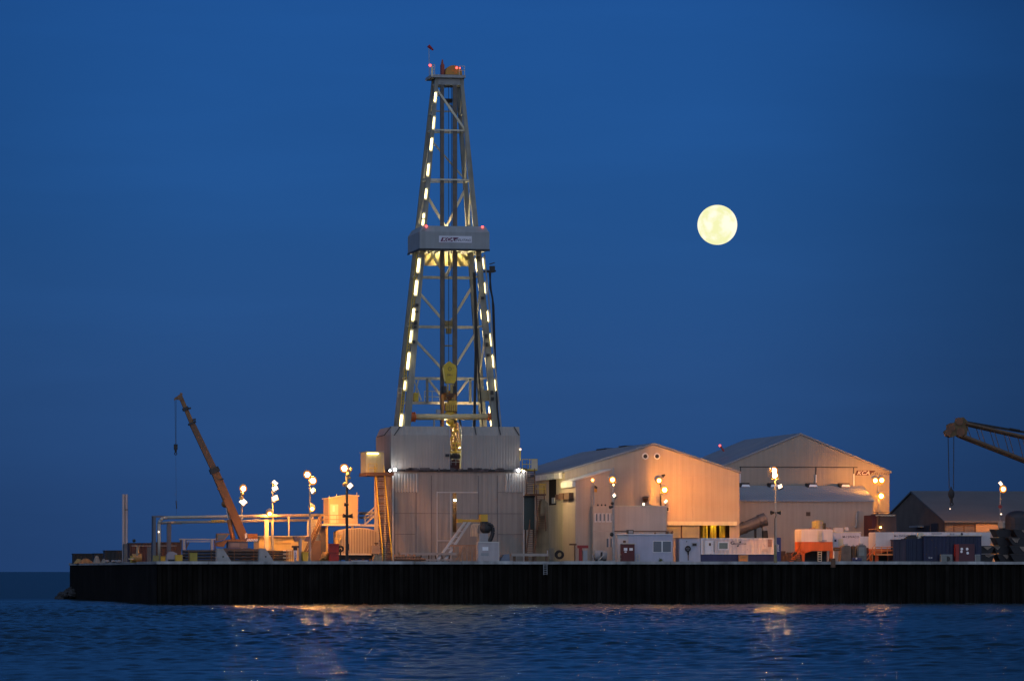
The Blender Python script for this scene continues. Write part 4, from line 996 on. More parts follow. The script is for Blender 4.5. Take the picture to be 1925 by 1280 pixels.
part('data_plate', pbox(1433, 1443.5, 1031, 1036.5, vg-.012, .03), mat('plate_tan', (.5,.42,.38), .5, 0, .1, 2), gc)
part('ladder_pole', MB().path([P(1453, 1012, vg-.2), P(1457, 1013, vg-.2), P(1457.3, 1040, vg-.2)], .05), CREAM(), gc)
cr_ = thing('crate', 'orange tan crate standing before the navy container base', 'crate', at(1398, 4.2))
part('box', pbox(1390, 1406, 1043.5, 1058, 4.1, .6, z0=DECK), mat('crate_orange', (.62,.24,.06), .6, 0, .2, 2), cr_)
m = MB()
for x in (1389.5, 1405.4): m.box(U(x, 4.06), U(x+1.2, 4.06), 4.06, 4.095, DECK, Z(1043, 68, 4))
m.box(U(1389.5, 4.04), U(1406.6, 4.04), 4.03, 4.055, Z(1044.2, 68, 4), Z(1042.8, 68, 4)); part('batten', m, WOOD(), cr_)
bl = thing('blue_pylon', 'narrow blue upright sign panel right of the white laboratory container', 'sign', at(1463.5, 2.5))
part('panel', pbox(1459, 1468, 1010, 1056, 2.5, .4, z0=DECK), mat('pylon_blue', (.03,.04,.16), .5, 0, .1, 1), bl)
m = MB()
for i in range(6): m.box(U(1461, 2.48), U(1463.5+rnd.uniform(0, 1.5), 2.48), 2.475, 2.495, Z(1036-i*2.2, 70, 2.5), Z(1034.8-i*2.2, 70, 2.5))
part('marking', m, LABELW(), bl)

# conveyor tube
cvv = 20.
cy = thing('conveyor_tube', 'thick dark inclined conveyor tube with a down chute right of the hall', 'conveyor', P(1437, 975, cvv))
part('tube', MB().tube(P(1380, 999, cvv), P(1428, 979.5, cvv), .72, 14).tube(P(1398, 991.7, cvv), P(1401, 990.5, cvv), .8, 14), mat('conveyor_steel', (.17,.14,.13), .55, .2, .25, 1, streak=.2), cy, False)
part('head', MB().tube(P(1427, 980, cvv), P(1439, 975.5, cvv), .85, 14).tube(P(1437, 976, cvv), P(1442, 974.5, cvv), .22, 8), mat('conveyor_steel', (.1,.1,.1)), cy)
part('chute', MB().taper(P(1434, 982, cvv), P(1438, 999, cvv), .45, .5, .6, .6), GREY(), cy); part('chute_skirt', MB().taper(P(1437.5, 997, cvv), P(1440, 1030, cvv), .6, .7, .6, .6), BLACK(), cy)
part('support', MB().bar(P(1382, 1006, cvv), P(1431, 984, cvv), .2).bar(P(1420, 992, cvv), (U(1420, cvv), cvv, DECK), .25), BLACK(), cy)

# ------------------------------------------------------------------ big hall behind and its low front shed
vB = 38.; ub = U(1505, vB); Bz = lambda y: Z(y, ub, vB)
bh = thing('hall', 'largest gabled hall at the back right with company lettering on its front', 'hall', (ub, vB, DECK))
b0, b1 = U(1338, vB), U(1672, vB); ez, pz = Bz(887), Bz(817.5); BD = 30.
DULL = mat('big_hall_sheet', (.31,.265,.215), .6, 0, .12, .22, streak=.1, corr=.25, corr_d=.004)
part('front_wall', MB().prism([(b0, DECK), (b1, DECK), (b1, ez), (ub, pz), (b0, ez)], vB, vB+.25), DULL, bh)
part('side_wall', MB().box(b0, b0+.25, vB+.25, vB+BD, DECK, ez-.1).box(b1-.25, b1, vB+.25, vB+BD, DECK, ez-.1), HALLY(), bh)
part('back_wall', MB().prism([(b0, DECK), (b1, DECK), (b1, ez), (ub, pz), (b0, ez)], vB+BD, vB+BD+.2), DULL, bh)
for e in (b0-.3, b1+.3): part('roof', MB().prism([(e, ez-.08), (ub, pz+.05), (ub, pz+.28), (e, ez+.15)], vB-.12, vB+BD+.3), ROOF(), bh)
m = MB().box(U(1390, vB), U(1612, vB), vB-.05, vB-.004, Bz(877.8)-.05, Bz(877.8)+.05)
for x in (1392, 1533.5, 1604.5): m.box(U(x, vB)-.06, U(x, vB)+.06, vB-.06, vB-.052, Bz(920), Bz(877))
part('panel_trim', m, DSTEEL(), bh)
m = MB()
for x, y in ((1391.5, 890), (1534, 892), (1605, 890)): m.tube(P(x, y, vB-.15), P(x, 920, vB-.15), .10, 8)
part('rain_pipe', m, WHITE(), bh)
kca(bh, 1607, 884, 65, 9., vB-.02, mat('sign_pink_white', (.62,.55,.55), .5, 0, .05, 1), mat('sign_brown', (.08,.035,.025), .5, 0, .05, 1), mat('sign_maroon', (.085,.018,.018), .5, 0, .05, 1))
bcn = part('beacon_mount', MB().bar(P(1354, 838, vB+14), P(1361, 848, vB+14), .2), RED(), bh)
part('beacon', MB().ball(P(1353.5, 837.5, vB+14), .15, 8, 6), EM_RED, bcn, True)

vS = 26.; us = U(1515, vS); Sz = lambda y: Z(y, us, vS)
sh_ = thing('low_shed', 'long low shed with a blue grey roof in front of the largest hall', 'shed', (us, vS, DECK))
h0, h1 = U(1386, vS), U(1641, vS); e0 = Sz(942); vS1 = vB-.4
part('wall', MB().box(h0, h1, vS, vS+.2, DECK, e0).box(h1-.2, h1, vS+.2, vS1, DECK, e0).box(h0, h0+.2, vS+.2, vS1, DECK, e0), mat('shed_sheet', (.43,.33,.26), .6, 0, .08, .3, streak=.1, corr=.3, corr_d=.005), sh_)
zr_ = Z(914.5, us, vS1)
RSHED = mat('shed_roof', (.30,.33,.38), .5, .1, .1, .3, corr=.45, corr_d=.05)
hipu = U(1622, vS1)
part('roof', MB().add([(h0-.1, vS-.25, e0-.02), (h1+.2, vS-.25, e0-.02), (hipu, vS1, zr_), (h0-.1, vS1, zr_), (h0-.1, vS-.25, e0+.12), (h1+.2, vS-.25, e0+.12), (hipu, vS1, zr_+.14), (h0-.1, vS1, zr_+.14), (h1+.2, vS1, e0+.05), (h1+.2, vS1, e0-.02)],
     [[0,3,2,1],[4,5,6,7],[0,1,5,4],[3,0,4,7],[5,8,6],[1,2,9],[1,9,8,5],[2,6,8,9]]), RSHED, sh_)
for x in (1391, 1446, 1518, 1579):
    vv = vS1-1.5
    vt = part('roof_vent', MB().box(U(x, vv), U(x+18, vv), vv, vv+1.2, Z(918, us, vv), Z(907.5, us, vv)), BLACK(), sh_)
    part('flap', MB().add([P(x+3, 915, vv-.25), P(x+19, 915, vv-.25), P(x+17, 911, vv-.02), P(x+4.5, 911, vv-.02), P(x+3, 914.4, vv-.25), P(x+19, 914.4, vv-.25), P(x+17, 910.4, vv-.02), P(x+4.5, 910.4, vv-.02)], [[0,1,2,3],[4,5,6,7],[0,1,5,4],[3,2,6,7],[0,3,7,4],[1,2,6,5]]), mat('flap_white', (.8,.8,.84), .4, 0, .05, 1), vt)
part('wall_vent', pbox(1515.5, 1523.5, 962, 969.5, vS-.06, .055), BROWN(), sh_)
part('flue', MB().path([P(1614, 961, vS-.5), P(1611.5, 963, vS-.3), P(1610, 970, vS-.3), P(1610, 988, vS-.3), P(1607, 991, vS-.3)], .13, 8), STEEL(), sh_)

# ------------------------------------------------------------------ tanks and containers at right
vT = 5.2
TW = mat('tank_white', (.66,.58,.54), .5, 0, .08, .8, streak=.1); 
def orange_tank(label, x0_, x1_, top, mid_, low, v, legs, lad):
    t = thing('process_tank', label, 'tank', at((x0_+x1_)/2, v))
    um = U((x0_+x1_)/2, v); u0, u1 = U(x0_, v), U(x1_, v)
    part('shell', MB().prism([(u0, Z(mid_, um, v)), (u1, Z(mid_, um, v)), (u1, Z(top+1.5, um, v)), (u1-.12, Z(top, um, v)), (u0+.12, Z(top, um, v)), (u0, Z(top+1.5, um, v))], v, v+3.2), TW, t)
    part('lower_shell', MB().box(u0, u1, v-.005, v+3.2, Z(low, um, v), Z(mid_, um, v)-.002).prism([(u0, Z(low+5, um, v)), (u0+.3, Z(low+5, um, v)), (u0+1.4, Z(low, um, v)), (u0, Z(low, um, v))], v, v+3), ORANGE(), t)
    for x in legs:
        for vv in (v, v+2.8): part('leg', MB().box(U(x, v)-.18, U(x, v)+.18, vv, vv+.3, DECK, Z(low, um, v)-.002), ORANGE(), t)
    part('back_panel', MB().box(u0+.2, u1-.2, v+2.2, v+2.3, DECK, Z(low, um, v)-.01), DSTEEL(), t)
    return t
t1 = orange_tank('white topped orange tank on legs with a white ladder, right of the blue sign', 1506.5, 1565.5, 994.5, 1018, 1035, vT, (1510, 1563), True)
for (ya, yb) in ((997, 1016), (1036, 1055)):
    m = MB()
    for x in (1537.8, 1544.2): m.tube(P(x, ya, vT-.12), P(x, yb, vT-.12), .045, 5)
    for i in range(5): y = ya+1.5+i*(yb-ya-2)/4; m.tube(P(1537.8, y, vT-.12), P(1544.2, y, vT-.12), .05, 5)
    part('ladder', m, CREAM(), t1)
m = MB(); railing(m, [P(1533.5, 994, vT+.6), P(1547, 994, vT+.6), P(1547, 994, vT+1.8)], 1.0, .5, .05); m.box(U(1534, vT), U(1546, vT), vT+1.9, vT+2, Z(993, 75, vT), Z(979, 75, vT)); part('hatch_guard', m, mat('guard_yellow', (.45,.36,.10), .5, 0, .1, 1), t1)
part('vent_stack', MB().tube(P(1549.5, 994.5, vT+.5), P(1549.5, 983, vT+.5), .2, 10), BLACK(), t1)
m = MB(); 
for x in (1524, 1530, 1554, 1560): m.ring(P(x, 993.5, vT+.5), .13, .03, 10)
part('lifting_eye', m, RED(), t1)
part('outlet_pipe', MB().box(U(1539, vT), U(1554, vT), vT-.06, vT-.005, Z(1017, 75, vT), Z(1014.5, 75, vT)), GREY(), t1)
m = MB().tube(P(1567.5, 1035, vT-.6), P(1567.5, 1054, vT-.6), .09, 6); solo('white_post', m, WHITE(), 'short white post standing just right of the orange tank', 'post', at(1567.5, vT-.6))
t = thing('orange_steps', 'orange steel steps with handrails left of the orange tank', 'steps', at(1496, 2))
m = MB(); 
for i in range(5): m.box(U(1487+i*4, 2), U(1492+i*4, 2), 2, 2.9, DECK+.1+i*.22, DECK+.2+i*.22)
part('step', m, ORANGE(), t); m = MB().bar(P(1487, 1051, 2), P(1507, 1034, 2), .09).bar(P(1487, 1043, 2), P(1507, 1022, 2), .06).bar(P(1489, 1052, 2), P(1489, 1040, 2), .06).bar(P(1502, 1050, 2), P(1502, 1018, 2), .06)
part('handrail', m, ORANGE(), t)
m = MB()
for i in range(26): 
    p = P(rnd.uniform(1470, 1500), 0, 0); u = U(rnd.uniform(1469, 1506), 4.5); m.box(u, u+rnd.uniform(.2, .7), 4.5+rnd.random(), 5.6+rnd.random(), DECK, DECK+rnd.uniform(.3, 1.5))
solo('scrap_heap', m, mat('scrap', (.10,.05,.03), .7, .2, .4, 2, rust=.2), 'low dark heap of gear between the blue sign and the orange tank', 'scrap heap', at(1487, 4.5), kind='stuff')
vM = 8.
wc = thing('mud_container', 'white container with dark lettering between the two orange tanks', 'container', at(1603, vM))
part('body', pbox(1566, 1618, 999.5, 1030, vM, 2.4), mat('container_lilac', (.62,.58,.62), .5, 0, .08, .8, streak=.1), wc)
part('cabinet', pbox(1617, 1634, 1008, 1029, vM-.3, 2), WHITE(), wc); part('frame', MB().box(U(1565.5, vM), U(1619, vM), vM-.03, vM+.1, Z(1001, 80, vM), Z(999, 80, vM)), CREAM(), wc)
part('leg', MB().box(U(1568, vM), U(1570, vM), vM+.2, vM+.4, DECK, Z(1030, 80, vM)).box(U(1614, vM), U(1616, vM), vM+.2, vM+.4, DECK, Z(1030, 80, vM)), BROWN(), wc)
lettering(wc, 'M-I SWACO', 1584, 1615, 1006.6, 1010.8, vM-.02, INK())
part('notice', pbox(1568.5, 1572.5, 1013.5, 1018, vM-.02, .016), INK(), wc); part('panel', pbox(1575.5, 1585, 1012.5, 1027, vM-.02, .016), CREAM(), wc)
m = MB().box(U(1571, vM), U(1587, vM), vM+.5, vM+1.4, Z(999, 80, vM), Z(991.5, 80, vM)).tube(P(1588, 995, vM+1), P(1594, 995, vM+1), .3, 10).ball(P(1617.5, 1001, vM), .13, 8, 6)
part('roof_gear', m, mat('gear_pale', (.55,.48,.44), .5, 0, .1, 1), wc)
t = thing('pipe_rail', 'orange pipework rail under the lettered white container', 'rail', at(1576, 2.4))
part('rail', MB().tube(P(1567, 1030, 2.4), P(1585, 1030, 2.4), .12).tube(P(1567, 1034, 2.4), P(1585, 1034, 2.4), .1), OCHRE(), t); part('post', MB().box(U(1584, 2.4), U(1585.4, 2.4), 2.4, 2.6, DECK, Z(1029, 79, 2.4)), BROWN(), t)
for i, (x0_, x1_, y0_, lab) in enumerate(((1582, 1600, 1025, 'dull brown covered tote tank before the lettered white container'), (1602, 1609.5, 1026, 'narrow dark gas cylinder between two brownish tanks'), (1612, 1629, 1024, 'dull grey tote tank with a paler front panel'))):
    t = thing('tote_tank', lab, 'tank', at((x0_+x1_)/2, 1.8+i*.1)); v = 1.8+i*.1; um = U((x0_+x1_)/2, v)
    if i == 1: part('body', MB().tube((um, v+.4, DECK), (um, v+.4, Z(y0_, um, v)), .28, 12), BROWN(), t); part('valve', MB().tube((um, v+.4, Z(y0_, um, v)), (um, v+.4, Z(y0_-3, um, v)), .1, 8), STEEL(), t)
    else:
        part('body', MB().prism([(U(x0_-2*(i == 0), v), DECK), (U(x1_, v), DECK), (U(x1_, v), Z(y0_+3, um, v)), (U(x1_-3, v), Z(y0_, um, v)), (U(x0_+3, v), Z(y0_, um, v)), (U(x0_, v), Z(y0_+5, um, v))], v, v+1.2), mat('tote_%d' % i, ((.20,.13,.09), 0, (.17,.15,.13))[i], .7, 0, .3, 1.2, streak=.2), t)
        part('top', MB().tube((um, v+.5, Z(y0_, um, v)), (um, v+.5, Z(y0_-3, um, v)), .3, 10), STEEL(), t)
        if i == 2: part('front_panel', pbox(x0_+3, x1_-4, 1028, 1044, v-.03, .026), mat('panel_greenish', (.22,.23,.21), .5, 0, .2, 1), t)
t = thing('blue_drum', 'blue drum lying low in front of the brownish tanks', 'drum', at(1611, 1.2)); part('body', MB().tube((U(1603, 1.2), 1.5, DECK+.3), (U(1620, 1.2), 1.5, DECK+.3), .3, 12), NAVY(), t); part('cap', MB().ball((U(1610, 1.2), 1.2, DECK+.5), .12, 8, 6), WHITE(), t)
t2 = orange_tank('second white and orange tank with an orange railed walkway, beside the dark containers', 1646, 1680, 1000, 1031, 1036, 3.6, (1649, 1678), False)
m = MB(); railing(m, [P(1646, 1041, 2.6), P(1690, 1041, 2.6)], .85, .8, .05); m.box(U(1646, 2.6), U(1692, 2.6), 2.5, 3.5, Z(1043.5, 84, 2.6), Z(1040.5, 84, 2.6)); part('walkway', m, mat('walk_orange', (.75,.24,.06), .5, 0, .1, 1), t2)
m = MB().bar(P(1630, 1052, 2.6), P(1646, 1030, 2.6), .1).bar(P(1630, 1044, 2.6), P(1646, 1022, 2.6), .06).bar(P(1640, 1054, 2.6), P(1640, 1028, 2.6), .08)
part('handrail', m, mat('walk_orange', (.7,.2,.1)), t2)
part('overflow_pipe', MB().path([P(1633, 995, 3.7), P(1648, 994, 3.7), P(1658, 1003, 3.7)], .07), mat('walk_orange', (.7,.2,.1)), t2)
t = thing('brown_tank_frame', 'dark brown boxes with a scaffold rail behind the second orange tank', 'tank frame', at(1664, 20.))
part('box', pbox(1640, 1650, 968, 1056, 20.2, 4, z0=DECK), DRED(), t); part('box', pbox(1653, 1685, 965.5, 1056, 20., 4, z0=DECK), mat('brown_box', (.07,.04,.035), .6, 0, .2, .8), t)
part('scaffold', MB().box(U(1642, 20), U(1675, 20), 19.8, 20, Z(962.5, 88, 20), Z(961.5, 88, 20)).tube(P(1650, 962, 19.8), P(1650, 1000, 19.8), .12).tube(P(1648, 990, 19.8), P(1644, 1000, 19.8), .1), BROWN(), t)
m = MB()
for x in range(1646, 1682, 2): m.bar(P(x, 968.5+rnd.uniform(-.8, .8), 19.7), P(x+2.4, 968.5+rnd.uniform(-.8, .8), 19.7), .10)
part('top_rail', m, CREAM(), t)
# long white trailer row behind the dark containers
vL = 9.
t = thing('white_trailer', 'long white box trailer with dark lettering behind the dark blue containers', 'trailer', at(1760, vL))
part('body', pbox(1681, 1862, 1000, 1056, vL, 2.5, z0=DECK+.9), mat('trailer_white', (.66,.60,.60), .5, 0, .08, .6, streak=.12), t); part('end_panel', pbox(1862.3, 1871, 1001, 1022, vL-.05, 2.4), mat('trailer_end', (.62,.40,.30), .5, 0, .1, 1), t)
part('chassis', MB().box(U(1683, vL), U(1862, vL), vL+.2, vL+2.2, DECK+.3, DECK+.88), DSTEEL(), t)
lettering(t, 'M-I SWACO', 1678.5+2.5, 1712, 1005, 1009, vL-.02, INK()); 
m = MB().box(U(1751, vL), U(1771, vL), vL-.03, vL-.004, Z(1003, 92, vL), Z(1002, 92, vL)); 
for x in (1786, 1789, 1792.5): m.box(U(x, vL), U(x+.9, vL), vL-.03, vL-.004, Z(1005.5, 92, vL), Z(1001.5, 92, vL))
m.tube(P(1808, 1003.5, vL-.04), P(1808, 1003.5, vL-.004), .17, 12); part('marking', m, INK(), t)
m = MB()
for i in range(30): x = rnd.uniform(1720, 1845); m.box(U(x, vL-.4), U(x+rnd.uniform(1, 4), vL-.4), vL-.4, vL-.1, Z(1008.5, 92, vL), Z(1006.5-rnd.random()*1.5, 92, vL))
part('rail_gear', m, CREAM(), t)
def dark_container(label, x0_, x1_, y0_, v, m_, dv_=2.4):
    t = thing('dark_container', label, 'container', at((x0_+x1_)/2, v), 'dark shipping containers at the right end of the quay')
    u0, u1 = U(x0_, v), U(x1_, v); z1_ = Z(y0_, u0, v)
    part('body', corr_box(MB(), u0+.1, u1-.1, v+.03, v+dv_, DECK+.12, z1_-.1, .5, .05), m_, t)
    m = MB().box(u0, u1, v, v+dv_+.02, z1_-.12, z1_).box(u0, u1, v, v+dv_+.02, DECK, DECK+.12)
    for x in (u0, u1-.13): m.box(x, x+.13, v, v+.12, DECK+.12, z1_-.12)
    part('frame', m, m_, t); return t
dark_container('narrow purplish dark container left of the dark blue ones', 1679, 1703, 1013.5, 2.2, mat('purple_box', (.032,.022,.045), .6, 0, .2, .8, streak=.25))
c_ = dark_container('dark blue container with a bundle on its roof, between the purplish and the largest one', 1703.5, 1736, 1012, 2.6, mat('deep_blue_box', (.008,.016,.05), .6, 0, .2, .8, streak=.25))
part('roof_bundle', MB().prism([(U(1703.5, 2.8), Z(1012, 88, 2.8)), (U(1725, 2.8), Z(1012, 88, 2.8)), (U(1722, 2.8), Z(1005, 88, 2.8)), (U(1713, 2.8), Z(1005, 88, 2.8))], 2.8, 4), BLACK(), c_)
part('roof_post', pbox(1726, 1736, 1001, 1011, 3.2, .4), CREAM(), c_)
c_ = dark_container('longest dark blue container at the right end of the quay', 1736.5, 1845, 1007, 1.9, BLUE())
lettering(c_, '1Q X', 1745.5, 1753, 1046.5, 1050, 1.88, LABELW())
t = thing('pallet_box', 'dark red box with four pale round marks before the longest blue container', 'box', at(1814, 1.1))
part('body', pbox(1803, 1832, 1022, 1058, 1.1, .7, z0=DECK+.08), mat('maroon_box', (.07,.016,.026), .5, 0, .15, 1), t); part('side', pbox(1796.5, 1803, 1022.5, 1058, 1.15, .7, z0=DECK+.08), RED(), t)
part('foot', MB().box(U(1798, 1.2), U(1831, 1.2), 1.2, 1.7, DECK, DECK+.078), BLACK(), t)
m = MB()
for x, y, r in ((1808, 1031.5, .17), (1818, 1031.5, .17), (1807.5, 1036.5, .15), (1819, 1039, .17)): m.tube(P(x, y, 1.06), P(x, y, 1.097), r, 12)
part('round_mark', m, LABELW(), t)
for x0_, x1_, lab in ((1769.5, 1790.5, 'grey green cabinet box at the left of the dark red box'), (1833, 1843, 'slim grey box at the right of the dark red box')):
    t = thing('grey_box', lab, 'box', at((x0_+x1_)/2, 1.)); part('body', pbox(x0_, x1_, 1042, 1058, 1., .7, z0=DECK), mat('box_greygreen', (.17,.18,.17), .6, 0, .2, 1), t)
    part('edge', MB().box(U(x0_, .96), U(x0_+1.4, .96), .96, .995, DECK, Z(1042, 95, 1)).box(U(x0_, .955), U(x1_, .955), .955, .98, Z(1043, 95, 1), Z(1041.8, 95, 1)), GREY(), t)
    if x1_ > 1790 and x0_ < 1800: part('patch', MB().tube(P(1781.5, 1050, .97), P(1781.5, 1050, .995), .32, 12), DSTEEL(), t)
# nested dark skips stacked at the far right
k_ = 0
for (x, w_, rows, v, lab) in ((1858, 26, 2, 3., 'lower'), (1888, 30, 4, 3.6, 'middle'), (1922, 40, 4, 2.4, 'right')):
    for i in range(rows):
        y1_ = 1056-i*15.5; y0_ = y1_-15; um = U(x, v)
        names = {0: 'bottom', 1: 'second', 2: 'third'}
        where = {'lower': 'low left stack', 'middle': 'tall middle stack', 'right': 'stack at the picture edge'}[lab]
        nm = 'top' if i == rows-1 else names[i]
        t = thing('skip', 'dark open skip, %s one of the %s at the far right' % (nm, where), 'skip', P(x, y1_, v), 'dark nested skips stacked at the far right')
        j_ = rnd.uniform(-5, 5); w2 = w_*rnd.uniform(.85, 1.1)
        z0_, z1_ = Z(y1_, um, v), Z(y0_, um, v); a_, b__ = U(x-w2*.36+j_, v), U(x+w2*.36+j_, v); c_, d_ = U(x-w2*.58+j_, v), U(x+w2*.58+j_, v)
        part('tub', MB().prism([(a_, z0_+.02), (b__, z0_+.02), (d_, z1_-.08), (c_, z1_-.08)], v, v+2.2), mat('skip_dark', (.012,.010,.014), .6, .1, .3, 1), t)
        part('rim', MB().box(c_-.05, d_+.05, v-.06, v+2.25, z1_-.078, z1_-.005), DSTEEL(), t)
        for _k in range(rnd.choice((0, 1, 1, 2))): part('pale_highlight', MB().prism([(c_-.05+(k9 := rnd.uniform(0, 1.6)*(d_-c_)/3), z1_-.1), (c_+k9+rnd.uniform(.5, 1.2), z1_-.1), (c_+k9+.45, z1_-rnd.uniform(.25, .75)), (c_+k9+.05, z1_-rnd.uniform(.12, .3))], v-.12, v-.02), mat('highlight_pale', (.24,.18,.14), .6, 0, .2, 2), t)  # pale pointed patches put in for highlights on the dark heap
t = thing('dark_dome_tank', 'dark domed tank rising behind the nested skips at the right edge', 'tank', at(1922, 7.))
part('shell', MB().tube((U(1925, 7.), 9.5, DECK), (U(1925, 7.), 9.5, Z(972, 104, 7.)), 1.6, 18).ball((U(1925, 7.), 9.5, Z(972, 104, 7.)), 1.6, 18, 10, (1, 1, .55)), mat('dome_dark', (.02,.02,.028), .6, 0, .2, 1), t)
part('hoop', MB().tube((U(1925, 7.), 9.5, Z(985, 104, 7.)), (U(1925, 7.), 9.5, Z(984, 104, 7.)), 1.66, 18), BLACK(), t)

# dark gabled shed far right, ridge along the front
vD = 55.
ds = thing('dark_shed', 'dim grey gabled shed at the far right under the crane hook', 'shed', at(1800, vD))
u0, ug = U(1712, vD), U(1779, vD); ue = 175.
Dz = lambda y, u: Z(y, u, vD)
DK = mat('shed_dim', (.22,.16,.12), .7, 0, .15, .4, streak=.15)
gv = 16.; vr = vD+gv
# gable end faces left; ridge runs along u
ridge_z = Z(925.5, U(1735, vr), vr); eave_z = Z(981, ug, vD)
gu = ug
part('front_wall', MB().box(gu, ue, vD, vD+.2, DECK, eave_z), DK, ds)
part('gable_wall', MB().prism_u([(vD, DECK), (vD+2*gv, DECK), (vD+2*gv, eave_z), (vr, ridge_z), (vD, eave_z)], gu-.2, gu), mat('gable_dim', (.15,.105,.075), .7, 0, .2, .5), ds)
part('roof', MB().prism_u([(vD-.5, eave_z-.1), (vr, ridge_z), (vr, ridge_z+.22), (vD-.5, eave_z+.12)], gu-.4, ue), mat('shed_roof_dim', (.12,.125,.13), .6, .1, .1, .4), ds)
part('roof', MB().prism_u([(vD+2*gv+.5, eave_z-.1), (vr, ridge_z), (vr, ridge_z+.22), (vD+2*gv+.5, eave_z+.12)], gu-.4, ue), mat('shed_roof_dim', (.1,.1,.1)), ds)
GV = lambda x: V_at(x, gu-.2)
for x0_, x1_, y0_, y1_ in ((1751, 1764, 984, 1010), (1735, 1748, 988, 1010)): part('gable_door', MB().box(gu-.28, gu-.204, GV(x1_), GV(x0_), DECK, Z(y0_, gu, GV(x0_))), DSTEEL(), ds)
part('canopy', MB().box(gu-1.2, gu-.204, GV(1738), GV(1722), Z(991, gu, GV(1730)), Z(988, gu, GV(1730))), GREY(), ds)
m = MB().box(U(1791, vD), U(1835, vD), vD-.05, vD-.004, Dz(988, 100), Dz(986, 100)); 
for x in (1793, 1812, 1833): m.box(U(x, vD)-.08, U(x, vD)+.08, vD-.07, vD-.006, DECK, Dz(988, 100))
part('door_trim', m, BROWN(), ds)
part('bay_panel', MB().box(U(1834.5, vD), U(1886, vD), vD-.12, vD-.01, DECK, eave_z-.25), mat('bay_lamplit', (.62,.36,.17), .6, 0, .1, .5), ds)  # orange lamplight on this bay put into the panel's colour

# ------------------------------------------------------------------ left part of the platform
def box_thing(name, label, cat, x0_, x1_, y0_, v, dv_, m_, lid=None, group=None):
    t = thing(name, label, cat, at((x0_+x1_)/2, v), group)
    u0, u1 = U(x0_, v), U(x1_, v); z1_ = Z(y0_, u0, v)
    part('body', corr_box(MB(), u0+.08, u1-.08, v+.03, v+dv_, DECK+.1, z1_-.1, .5, .05), m_, t)
    m = MB().box(u0, u1, v, v+dv_+.02, z1_-.12, z1_).box(u0, u1, v, v+dv_+.02, DECK, DECK+.1)
    for x in (u0, u1-.12): m.box(x, x+.12, v, v+.12, DECK+.1, z1_-.12)
    part('frame', m, lid or m_, t); return t
NIGHT = mat('night_box', (.010,.008,.008), .7, 0, .3, 1, streak=.2)
box_thing('dark_container', 'low dark container at the far left end of the platform', 'container', 138, 178, 1040, 100, 3, NIGHT)
box_thing('dark_container', 'second low dark container at the left end, with a pale cone before it', 'container', 177, 217, 1039.5, 82, 3, NIGHT)
box_thing('dark_container', 'taller black container just left of the twin vent pipes', 'container', 197, 241, 1034, 66, 3, BLACK())
vv = 62
t = thing('vent_pipes', 'pair of tall thin vent pipes side by side at the left end', 'vent pipes', at(234, vv))
pk = mat('vent_steel', (.42,.36,.37), .5, .2, .1, 1)
for x in (231.8, 238): part('pipe', MB().tube((U(x, vv), vv, DECK), P(x, 928.5, vv), .16, 8), pk, t)
part('link', MB().box(U(232.4, vv), U(236.6, vv), vv+.1, vv+.18, DECK, Z(930, 0, vv)), GREY(), t); part('collar', MB().tube(P(238, 957, vv), P(238, 958.5, vv), .22, 8), DSTEEL(), t)
part('base', pbox(233, 243, 1022, 1058, vv-2, 1.5, z0=DECK), mat('teal_grey', (.08,.09,.10), .6, 0, .2, 1), t)
c_ = box_thing('dark_red_container', 'dark red container with a black roof and pale rail right of the vent pipes', 'container', 243, 286, 1020, 40, 3, mat('dark_red_paint3', (.05,.011,.011), .6, 0, .25, .9, streak=.3), BLACK())
part('rail', MB().box(U(247, 39.8), U(286, 39.8), 39.8, 39.95, Z(1026, 0, 40), Z(1025, 0, 40)), STEEL(), c_)
part('roof_fitting', MB().ball(P(252, 1016, 40.5), .22, 8, 6), DSTEEL(), c_)
c_ = box_thing('dark_red_container', 'dark red container behind the portal leg of the pipe bridge', 'container', 288, 341, 1018.5, 30, 3, mat('dark_red_paint2', (.035,.012,.012), .6, 0, .2, .8, streak=.25), BLACK())
part('rail', MB().box(U(302, 29.8), U(332, 29.8), 29.8, 29.95, Z(1026, 0, 30), Z(1025, 0, 30)), STEEL(), c_)
solo('grey_post', pbox(277, 284, 1028, 1058, 26, .5, z0=DECK), mat('teal_grey', (.1,.1,.1)), 'grey upright panel between the two dark red containers', 'panel', at(280, 26))
# small gear along the left edge
def cone(name, label, cat, x, y, w_, v, m_):
    u = U(x, v); t = thing(name, label, cat, at(x, v)); h_ = Z(y, u, v)
    part('body', MB().tube((u, v, DECK+.06), (u, v, h_), w_, 10, w_*.3), m_, t); part('base', MB().box(u-w_, u+w_, v-w_, v+w_, DECK, DECK+.055), m_, t); return t
YG = mat('gear_ochre', (.34,.20,.06), .6, 0, .3, 2)
cone('bulk_bag', 'pale pointed sack near the left end of the platform', 'sack', 182, 1044, .55, 60, mat('sack_pale', (.22,.19,.16), .8, 0, .2, 2))
cone('mooring_cone', 'orange brown cone nearest the left end of the platform', 'cone', 148, 1050, .7, 76, YG)
cone('mooring_cone', 'second wider orange brown cone left of the pale sack', 'cone', 161.5, 1049.5, 1.1, 70, mat('gear_rust', (.38,.16,.05), .6, 0, .3, 2))
cone('small_cone', 'small pale cone below the black container', 'cone', 195, 1050, .4, 52, mat('sack_pale', (.4,.4,.3)))
m = MB()
for i in range(12): p = at(rnd.uniform(200, 226), rnd.uniform(34, 46)); m.ball((p[0], p[1], DECK+.18), .2, 7, 5)
solo('float_net', m, mat('float_pale', (.20,.21,.23), .6, 0, .2, 2), 'scatter of pale floats on the deck edge before the black container', 'floats', at(212, 40), kind='stuff')
t = thing('yellow_winch', 'yellow winch with a pale upright cylinder before the left dark red container', 'winch', at(258, 22))
